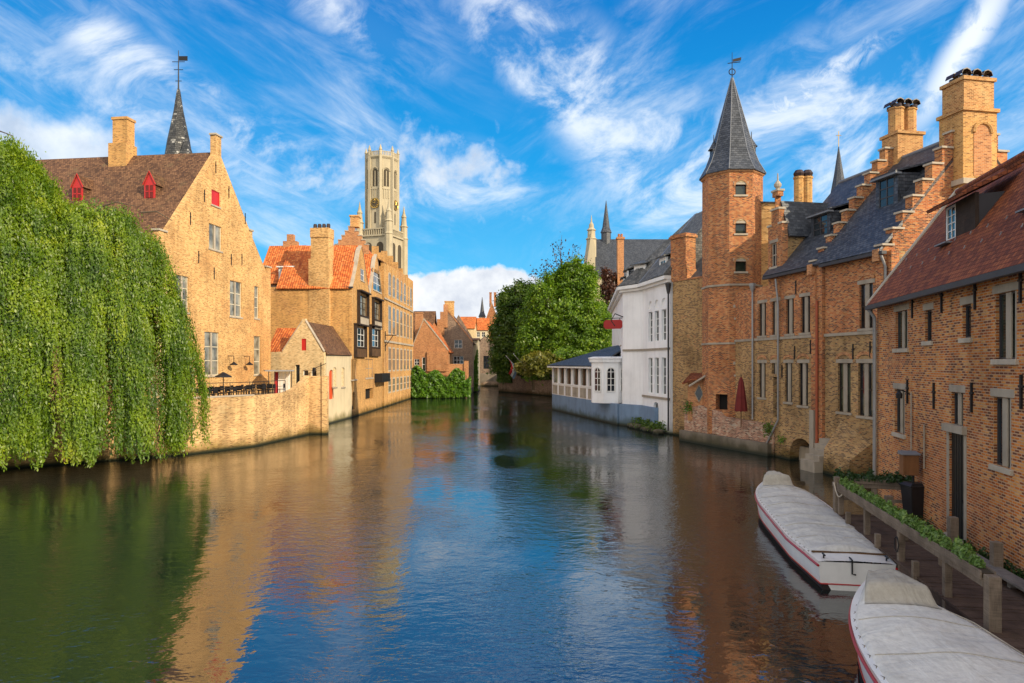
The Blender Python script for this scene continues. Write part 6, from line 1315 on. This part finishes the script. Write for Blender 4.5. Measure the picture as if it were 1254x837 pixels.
# weeds along the house foot
wd2 = thing('wall_foot_weeds', 'green weeds along the foot of the nearest brick house on the dock', 'plant', tuple(FN.p(12, ZD, .1)))
P = []
for u, k in ((8.6, 160), (9.4, 220), (10.2, 260), (10.9, 260), (7.8, 90), (6.9, 60), (4.9, 60)):
    for i in range(k): P.append(tuple(FN.p(u+random.gauss(0, .22), ZD+.02+abs(random.gauss(0, .11)), .06+abs(random.gauss(0, .07)))))
P = np.array(P); A, B = leaf_axes(unit(len(P)), .045); quads('foliage', P, A, B, 'leaf_shrub', wd2)
# ================================================================ BOATS
def boat(name, label, S, Bw, beam, tarp, ribs, hump, sternlen=.05):
    """S stern centre, Bw bow tip on plan; covered open tour boat"""
    F = Frame(S, Bw); L = F.w            # u along the keel, n: right hand side looking from the canal is -n
    t_ = thing(name, label, 'boat', (S[0], S[1], 0))
    hb = lambda s: beam/2*(.80+.20*min(1, s/.22))*(1-max(0, (s-.55)/.45)**2.6*.97)
    zg = lambda s: .70+.24*s*s
    NS, NC = 40, 9
    prof = [(0, -.42), (.55, -.32), (.84, -.05), (.93, .16), (.97, .42), (1.0, 1.0)]    # (beam factor, z or 1.0=gunwale)
    def sec(s):
        w_ = hb(s); pts = []
        for f, z in prof: pts.append((f*w_*(1-.25*max(0, s-.7)*(f < 1)*(1-f*.6)), zg(s) if z == 1.0 else z+(.12*s*s if z > 0 else .35*max(0, s-.8))))
        return pts
    m = MB(); prev = None
    for i in range(NS+1):
        s = i/NS; P = sec(s); rake = .35*(s > .9)*(s-.9)/.1
        ring = [F.p(L*s*.97+L*.03*s*min(1, max(z, 0)/.9)+(0 if s > .05 else -.12*max(z, 0)), z, -f) for f, z in P[::-1]]+[F.p(L*s*.97+L*.03*s*min(1, max(z, 0)/.9)+(0 if s > .05 else -.12*max(z, 0)), z, f) for f, z in P[1:]]
        if prev:
            for k in range(len(ring)-1): m.face([prev[k], prev[k+1], ring[k+1], ring[k]])
        else: m.face(ring)
        prev = ring
    m.build('hull', 'boatwhite', t_, smooth='auto')
    x = lambda s, z: L*s*.97+L*.03*s*min(1, max(z, 0)/.9)+(0 if s > .05 else -.12*max(z, 0))
    # dark bottom band just outside the hull at the waterline
    m = MB()
    for sd in (-1, 1):
        pv = None
        for i in range(NS+1):
            s = i/NS; P = sec(s); (fa, za), (fb, zb) = P[2], P[3]; zt = .13+.1*s*s; k = min(1, max(0, (zt-za)/(zb-za))); ft = fa+(fb-fa)*k
            row = [F.p(x(s, za), za, sd*(fa+.012)), F.p(x(s, zt), zt, sd*(ft+.012))]
            if pv: m.face([pv[0], row[0], row[1], pv[1]])
            pv = row
    P = sec(0); m.face([F.p(x(0, z)-.012, z, f) for f, z in ((-P[2][0], P[2][1]), (P[2][0], P[2][1]), (P[3][0], .13), (-P[3][0], .13))])
    m.build('bottom_paint', 'boatdark', t_)
    # red stripes
    m = MB()
    for sd in (-1, 1): m.tube([F.p(x(i/NS, zg(i/NS)), zg(i/NS)-.10, sd*(hb(i/NS)*.995+.012)) for i in range(NS+1)], .032, 6)
    m.build('rub_rail', 'boatred', t_, smooth='auto')
    m = MB()
    for sd in (-1, 1):
        pts = []
        for i in range(NS+1):
            s = i/NS; P = sec(s); (fa, za), (fb, zb) = P[2], P[3]; zt = .15+.1*s*s; k = min(1, max(0, (zt-za)/(zb-za))); pts.append(F.p(x(s, zt), zt, sd*(fa+(fb-fa)*k+.012)))
        m.tube(pts, .018, 5)
    P = sec(0); m.tube([F.p(x(0, .15)-.015, .15, -P[3][0]), F.p(x(0, .15)-.015, .15, P[3][0])], .02, 5)
    m.build('boot_stripe', 'boatred', t_, smooth='auto')
    # deck rim
    m = MB(); pv = None
    for i in range(NS+1):
        s = i/NS; w_ = hb(s); row = [F.p(x(s, .9), zg(s)+.004, -w_), F.p(x(s, .9), zg(s)+.03, -w_*.8), F.p(x(s, .9), zg(s)+.05, 0), F.p(x(s, .9), zg(s)+.03, w_*.8), F.p(x(s, .9), zg(s)+.004, w_)]
        if pv:
            for k in range(4): m.face([pv[k], pv[k+1], row[k+1], row[k]])
        pv = row
    m.build('deck', 'boatwhite', t_, smooth=True)
    # cover
    NU, NV = 170, 44; s0, s1 = sternlen, .945; G = []
    rg_ = random.Random(len(label))
    wr = [(rg_.uniform(-1, 1), rg_.uniform(.3, .9), rg_.uniform(0, 6)) for _ in range(7)]
    for i in range(NU+1):
        s = s0+(s1-s0)*i/NU; row = []; w_ = hb(s)*(.93 if s < .8 else .93-.14*(s-.8)/.145)
        for j in range(NV+1):
            v = -1+2*j/NV; n = v*w_; e = 1-abs(v)**4
            z = zg(s)+.05+.11*(1-v*v)*min(1, (s-s0)/.02+.4)-.045*(abs(v) > .97)
            if ribs: z += (.085*(1-abs(math.sin(PI*s*L/.85))**.75)-.03+.012*math.sin(s*L*9+v*4))*e*(.5+.5*min(1, (1-abs(v))*4))
            else: z += .018*math.sin(s*L*1.7+v*2.4)*e+.012*math.sin(s*L*4.3-v*3+1)*e
            for a, b, c in wr: z += .006*math.sin((s*L*a*3+n*b*6)+c)*e
            h0, h1 = hump
            if h0-.02 < s < h1+.012:
                k = min(1, (s-h0+.02)/.02)*min(1, (h1+.012-s)/.012); k = k*k*(3-2*k); kk = max(0, min(1, (.93-abs(v))/.2)); kk = kk*kk*(3-2*kk)
                z += (.27+.06*v*v)*k*kk+.008*math.sin(v*11+s*L*5)*k*kk
            row.append(F.p(x(s, .9), z, n))
        G.append(row)
    m = MB()
    for i in range(NU):
        for j in range(NV): m.face([G[i][j], G[i+1][j], G[i+1][j+1], G[i][j+1]])
    m.build('cover', tarp, t_, smooth=True)
    h0, h1 = hump; m2 = MB()   # separate canvas over the helm
    for i in range(NU):
        s = s0+(s1-s0)*(i+.5)/NU
        if h0-.026 < s < h1+.014:
            for j in range(4, NV-4):
                q = [G[i][j], G[i+1][j], G[i+1][j+1], G[i][j+1]]; m2.face([p+Vector((0, 0, .012)) for p in q])
    m2.build('helm_cover', 'tarp_beige', t_, smooth=True)
    for j_ in (0, NV):                           # lacing that ties the cover down
        pts = []
        for i in range(0, NU-4, 3): g_ = G[i][j_]; sd = -1 if j_ == 0 else 1; pts.append(g_+Vector((0, 0, .012))+F.nn*sd*(.0 if (i//3) % 2 else .07)-Vector((0, 0, 0 if (i//3) % 2 else .035)))
        m = MB(); m.tube(pts, .009, 5); m.build('cover_lacing', 'stone_dark', t_)
    for k_ in range(1, 7):                       # seams across the cover
        i = int(NU*k_/7.3); m = MB(); m.tube([G[i][j]+Vector((0, 0, .004)) for j in range(1, NV)], .010, 5); m.build('cover_seam', 'tarp_beige', t_)
    # coaming, cleats, fender, light
    m = MB(); s = sternlen; w_ = hb(s)*.93
    m.hexa([F.p(x(s, .9)-.06, zg(s)+.04, -w_), F.p(x(s, .9)-.02, zg(s)+.04, -w_), F.p(x(s, .9)-.02, zg(s)+.04, w_), F.p(x(s, .9)-.06, zg(s)+.04, w_)], [F.p(x(s, .9)-.06, zg(s)+.075, -w_), F.p(x(s, .9)-.02, zg(s)+.075, -w_), F.p(x(s, .9)-.02, zg(s)+.075, w_), F.p(x(s, .9)-.06, zg(s)+.075, w_)]); m.build('coaming', 'brownwood', t_)
    for s, n in ((.018, -.8), (.018, .8), (.955, -.45), (.955, .45)):
        q = F.p(x(s, .9), zg(s)+.04, hb(s)*n); m = MB(); m.tube([q, q+Vector((0, 0, .09))], .02, 6); m.tube([q-F.ux*.11+Vector((0, 0, .09)), q+F.ux*.11+Vector((0, 0, .09))], .022, 6); m.build('cleat', 'iron', t_)
    q = F.p(x(.0, .6)-.1, .42, hb(0)*.72); m = MB(); m.tube([q, q-F.ux*.06], .09, 12); m.build('exhaust', 'iron', t_)
    m = MB(); s = 0; q = F.p(x(0, .7)-.03, zg(0)+.02, -.12); m.tube([q+F.ux*.2+Vector((0, 0, .06)), q+Vector((0, 0, .05)), q+Vector((0, 0, -.28))-F.ux*.02, q+Vector((0, 0, -.3))+F.nn*.08], .02, 6); m.build('rope', 'iron', t_)
    m = MB(); m.tube([F.p(x(.93, .9), zg(.93)+.07, hb(.93)*.5), F.p(x(.80, .9), zg(.8)+.05, hb(.80)*.96), F.p(x(.70, .9), zg(.7)+.02, hb(.70)*.99)], .014, 5); m.build('bow_rope', 'stone', t_)
    return t_
boat('white_tour_boat', 'white tour boat with ribbed grey cover and red rail moored behind the nearer boat', (8.3, 16.75), (10.15, 27.4), 2.18, 'tarp', True, (.86, .93), .06)
boat('white_tour_boat', 'nearest white tour boat under a smooth pale grey cover at the corner of the canal', (5.5, 3.4), (7.62, 14.75), 2.62, 'tarp_pale', False, (.865, .935), .03)
# ================================================================ WEEPING TREE
wt = thing('weeping_tree', 'huge weeping tree whose bright green curtains of leaves hang down to the water', 'tree', (-24.6, 40.2, 2.9))
LB = [((-28.2, 36.2), 17.3, 5.2, 6.0), ((-22.6, 38.0), 13.9, 4.65, 7.4), ((-24.4, 36.4), 12.6, 3.8, 5.0), ((-32, 34.5), 16.0, 5.5, 7.0)]
def Hd(x, y):
    best, kk = -1, 9
    for (c, tp, R_, dr) in LB:
        r = math.hypot(x-c[0], y-c[1])/R_
        if r < 1:
            h = tp-dr*r**3
            if h > best: best, kk = h, r
    return best, kk
PP, NN_, RR = [], [], []
LW_ = (3.0, 3.6, 2.0, 1.2)
def strand(x0, y0, z0, z1, ox, oy, bulge, sway, tone):
    n = int((z0-z1)/.072)
    if n < 4: return
    s_ = np.linspace(0, 1, n); sv = (z0-z1)*s_; b = bulge*np.minimum(1, sv/2.6)**.55
    wob = .06*np.sin(sv*1.7+tone*20)
    p = np.stack([x0+ox*b+sway*s_-oy*wob, y0+oy*b+ox*wob, z0-sv], 1)+RNG.normal(size=(n, 3))*np.array((.055, .055, .04))
    PP.append(p); NN_.append(np.tile((ox*.85, oy*.85, .38), (n, 1))); RR.append(np.clip(tone+RNG.random(n)*.30+.08*(s_ > .9)+.1*np.sin(sv*2.3+tone*30), 0, 1))
nt = 0
while nt < 430:
    c, tp, R_, dr = LB[random.choices(range(4), LW_)[0]]
    layer = random.random(); q = random.uniform(.84, 1.0) if layer < .5 else random.uniform(.58, .86) if layer < .8 else random.uniform(.25, .6)
    a = random.uniform(0, 2*PI)
    if math.cos(a) < -.25 and random.random() < .7: continue
    x_, y_ = c[0]+R_*q*math.sin(a), c[1]-R_*q*math.cos(a); h, q2 = Hd(x_, y_)
    if h < 0: continue
    if q > .4 and math.sin(a*11.7+c[1]*2) > .80: continue
    if q > .58 and math.sin(a*8.3+c[0]*3) > .62 and layer < .5 and random.random() < .45: continue   # folds
    if q2 < q-.22: continue                      # buried in another lobe
    nt += 1; ox, oy = math.sin(a), -math.cos(a); rim = q > .8
    if rim and random.random() < .66: bot = random.uniform(.25, 1.15)
    else: bot = max(.5, h-random.uniform(2.2, 8.0))
    if y_ > c[1]+R_*.45: bot = max(bot, 3.2)
    tone = random.choice((.0, .06, .18, .32, .50)); bul = random.uniform(-.1, 1.05); wdt = random.uniform(.16, .34); h += random.uniform(-.7, .3)
    sw = random.uniform(-.3, .3)
    for k in range(random.randint(12, 24)):
        tg = random.gauss(0, wdt); rd = random.gauss(0, .13)
        strand(x_-oy*tg+ox*rd, y_+ox*tg+oy*rd, h+random.gauss(0, .2)-abs(tg)*.9, bot+abs(random.gauss(0, .7))*(1 if bot > 1.2 else .55)+abs(tg)*1.2, ox, oy, bul+random.gauss(0, .05), sw+random.gauss(0, .06), tone)
for k in range(2300):                            # tufts over the top of the dome
    c, tp, R_, dr = LB[random.choices(range(4), LW_)[0]]; a = random.uniform(0, 2*PI); r = math.sqrt(random.random())*R_*1.02; x_, y_ = c[0]+r*math.sin(a), c[1]-r*math.cos(a); h, q = Hd(x_, y_)
    if h < 0: continue
    zc = h-.15+.34*math.sin(x_*2.1+1)*math.sin(y_*2.4)+random.gauss(0, .16); n = random.randint(14, 30); tone = random.choice((.05, .2, .3, .5))
    p = np.array((x_, y_, zc))+RNG.normal(size=(n, 3))*np.array((.17, .17, .2)); p[:, 2] -= np.abs(RNG.normal(size=n))*.35
    PP.append(p); NN_.append(np.tile((math.sin(a)*.5, -math.cos(a)*.5, .7), (n, 1))); RR.append(np.clip(tone+RNG.random(n)*.4, 0, 1))
P = np.concatenate(PP); nr = np.concatenate(NN_)+unit(len(P))*.6; nr /= np.linalg.norm(nr, axis=1, keepdims=True)
A, B = leaf_axes(nr, .074); flip = RNG.random(len(P)) < .7; A[flip] = A[flip]*.6+np.array((0, 0, -.06)); quads('crown', P, A, B, 'leaf_willow', wt, rnd=np.concatenate(RR))
print('willow leaves', len(P))
pp = [([(-24.6, 40.2, 2.8), (-24.2, 39.8, 6), (-24.6, 38.6, 10), (-26, 37, 14)], .55, .25)]
for (c, tp, R_, dr) in LB:
    pp.append(([(-24.4, 39.2, 8), ((-24.4+c[0])/2, (39+c[1])/2, tp-3.2), (c[0], c[1], tp-.6)], .28, .1))
    for k in range(9): a = k*2*PI/9+.3; pp.append(([(c[0], c[1], tp-1.2), (c[0]+R_*.4*math.sin(a), c[1]-R_*.4*math.cos(a), tp-1.3), (c[0]+R_*.7*math.sin(a), c[1]-R_*.7*math.cos(a), tp-dr*.34-1.2)], .1, .03))
trunk_mesh(pp, wt)
for (x0, y0, z0, x1, z1) in ((-20.3, 38, 13.75, -18.6, 13.3), (-22.5, 37.6, 13.9, -20.4, 14.0), (-27.2, 36, 17.2, -25.9, 17.3)):
    m = MB(); m.tube([(x0, y0, z0), ((x0+x1)/2, y0, (z0+z1)/2+.28), (x1, y0, z1)], .05, 6, .02); m.build('bare_branch', 'bark', wt)
# ================================================================ SKY, SUN, CAMERA
wd = bpy.data.worlds.new('World'); SC.world = wd; wd.use_nodes = True
t = NT(wd.node_tree); out = t.n('ShaderNodeOutputWorld')
sky = t.n('ShaderNodeTexSky', sky_type='NISHITA', sun_disc=False, sun_elevation=SUN_EL, sun_rotation=PI-SUN_AZ, altitude=0, air_density=1.0, dust_density=.6, ozone_density=3.0)
d = t.n('ShaderNodeVectorMath', {0: t.n('ShaderNodeTexCoord').outputs['Generated']}, operation='NORMALIZE').outputs[0]
s = t.n('ShaderNodeSeparateXYZ', {0: d})
az = t.math('ARCTAN2', s.outputs[0], s.outputs[1]); el = t.math('ARCSINE', s.outputs[2])
V = t.n('ShaderNodeCombineXYZ', {0: az, 1: el, 2: 0}).outputs[0]
def ae(px, py): a = math.atan((px-CX)/FP); return a, math.atan((HY-py)/FP*math.cos(a))
def sub(px, py, ang, sx, sy):       # local coordinates of a cloud patch: rotated, scaled so that its edge lies at 1
    a, e = ae(px, py)
    q = t.n('ShaderNodeVectorMath', {0: V, 1: (a, e, 0)}, operation='SUBTRACT').outputs[0]
    q = t.n('ShaderNodeVectorRotate', {'Vector': q, 'Angle': -math.radians(ang)}, rotation_type='Z_AXIS').outputs[0]
    return t.n('ShaderNodeVectorMath', {0: q, 1: (FP/sx, FP/sy, 1)}, operation='MULTIPLY').outputs[0]
def blob(px, py, ang, sx, sy, soft=1.0):
    l = t.n('ShaderNodeVectorMath', {0: sub(px, py, ang, sx, sy)}, operation='LENGTH').outputs['Value']
    return t.mapr(l, 1+.3*soft, 1-.9*soft, 0, 1, True)
def rotn(ang, sx, sy): 
    q = t.n('ShaderNodeVectorRotate', {'Vector': V, 'Angle': -math.radians(ang)}, rotation_type='Z_AXIS').outputs[0]
    return t.n('ShaderNodeVectorMath', {0: q, 1: (sx, sy, 1)}, operation='MULTIPLY').outputs[0]
def add(*a):
    r = a[0]
    for x in a[1:]: r = t.math('ADD', r, x)
    return r
mul = lambda a, b: t.math('MULTIPLY', a, b)
# thin streaks of cirrus
c1 = t.mapr(t.noise(rotn(-24, 3.0, 10), 1.6, 9, .64, .45), .39, .78, 0, 1, True)
c2 = t.mapr(t.noise(rotn(24, 3.2, 9), 1.5, 9, .66, .5), .40, .80, 0, 1, True)
big_ = t.mapr(t.noise(V, 3.2, 3), .38, .62, 0, 1, True)
leftm = t.mapr(az, .05, -.25, 0, 1, True); rightm = t.mapr(az, -.12, .18, 0, 1, True)
fib = t.mapr(t.noise(rotn(-24, 5, 46), 1, 6, .6, .8), .3, .7, .45, 1.2); fib2 = t.mapr(t.noise(rotn(24, 5, 40), 1, 6, .6, .8), .3, .7, .45, 1.2); c1 = mul(c1, fib); c2 = mul(c2, fib2)
cir = t.math('MAXIMUM', mul(mul(c1, leftm), t.math('ADD', mul(big_, .55), .42)), mul(mul(c2, rightm), t.math('ADD', mul(big_, .6), .38)))
wis = t.noise(rotn(18, 7, 12), 1, 11, .64, .5)
soft = t.mapr(wis, .40, .68, 0, 1, True)
veil = mul(t.mapr(add(blob(1000, 210, 10, 330, 90), blob(790, 190, -35, 190, 60), blob(720, 100, -35, 150, 60), blob(990, 105, 12, 130, 55), blob(640, 55, -30, 120, 50), blob(250, 160, -12, 260, 55), blob(150, 60, -25, 160, 30), blob(440, 30, -20, 120, 30), blob(560, 235, 0, 150, 30)), 0, 1), t.math('ADD', mul(soft, .85), .03))
# heavier patches
w2 = t.noise(V, 13, 8, .6, .2)
def cloudy(bl, k=.55): return t.mapr(t.math('ADD', bl, mul(t.math('SUBTRACT', w2, .5), 1.5)), .28, .28+k, 0, 1, True)
w3 = t.noise(V, 14, 9, .6, .15)
def puffy(bl): return mul(t.mapr(t.math('ADD', mul(bl, .55), mul(t.math('SUBTRACT', w3, .5), 2.0)), .20, .80, 0, 1, True), t.mapr(bl, 0, .3))
patch = t.math('MAXIMUM', t.math('MAXIMUM', cloudy(blob(60, 180, 0, 120, 52), .6), puffy(blob(450, 195, 25, 110, 60, 1.1))), t.math('MAXIMUM', puffy(blob(560, 205, -20, 120, 70, 1.1)), 0.0))
cum = t.math('MAXIMUM', cloudy(blob(585, 372, 0, 125, 52, .7), .22), cloudy(blob(790, 330, 0, 90, 30, .8), .3))
cum = t.math('MAXIMUM', cum, cloudy(blob(-400, 330, 0, 300, 80, .7), .3))
trail = t.math('MAXIMUM', mul(blob(1182, 58, 56, 105, 20, .95), t.mapr(t.noise(V, 26, 8, .62, .4), .26, .52)), mul(blob(990, 110, 27, 115, 17, .95), t.mapr(t.noise(V, 24, 8, .65, .6), .40, .62)))
thin = t.math('MAXIMUM', mul(cir, .8), t.math('MAXIMUM', veil, trail))
dens = t.math('MAXIMUM', t.math('MAXIMUM', mul(thin, .88), mul(patch, .78)), cum, clamp=True)
# added bright cloud outside the picture, left and behind, as fill on shaded walls
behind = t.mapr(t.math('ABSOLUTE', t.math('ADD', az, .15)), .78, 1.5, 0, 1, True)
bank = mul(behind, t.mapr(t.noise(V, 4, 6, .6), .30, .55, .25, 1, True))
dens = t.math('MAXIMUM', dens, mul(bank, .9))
dens = mul(dens, t.mapr(el, -.01, .02))
# deep polarised blue above, paler near the roofs
blue = t.ramp(t.mapr(el, 0, .75), [(0, (2.1, 4.8, 6.6)), (.16, (.6, 3.9, 6.8)), (.36, (.05, 2.55, 5.9)), (.62, (.01, 1.55, 4.6)), (1, (0, .85, 3.3))])
col = t.mix(.95, sky.outputs[0], blue)
shade = t.ramp(t.noise(t.n('ShaderNodeVectorMath', {0: V, 1: (0, .012, 0)}, operation='ADD').outputs[0], 15, 6, .6), [(.34, (4.0, 4.4, 5.2)), (.55, (6.2, 6.4, 6.7)), (.7, (7.7, 7.7, 7.6))])
white = t.mix(mul(t.math('MAXIMUM', cum, patch), .8), (7.2, 7.5, 7.8), shade)
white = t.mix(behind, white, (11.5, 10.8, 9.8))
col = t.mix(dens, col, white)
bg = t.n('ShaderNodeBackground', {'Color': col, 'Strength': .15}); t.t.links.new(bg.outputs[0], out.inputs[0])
sl_ = bpy.data.lights.new('sun', 'SUN'); sl_.energy = 5.0; sl_.angle = math.radians(.55); sl_.color = (1.0, .84, .60)
so = bpy.data.objects.new('sun', sl_); COL.objects.link(so); so.location = (60, -60, 60); so.rotation_euler = (-SUNV).to_track_quat('-Z', 'Y').to_euler()
cd = bpy.data.cameras.new('camera'); cam = bpy.data.objects.new('camera', cd); COL.objects.link(cam)
cam.location = (0, 0, EYE); cam.rotation_euler = (PI/2, 0, 0); cd.sensor_width = 36; cd.lens = FP/W_PX*36
cd.shift_y = (HY-H_PX/2)/W_PX; cd.clip_start = .1; cd.clip_end = 6000; SC.camera = cam
SC.view_settings.view_transform = 'Standard'; SC.view_settings.look = 'None'; SC.view_settings.exposure = 0
SC.cycles.use_denoising = True; SC.cycles.max_bounces = 6; SC.cycles.diffuse_bounces = 3; SC.cycles.glossy_bounces = 3; SC.cycles.transparent_max_bounces = 4
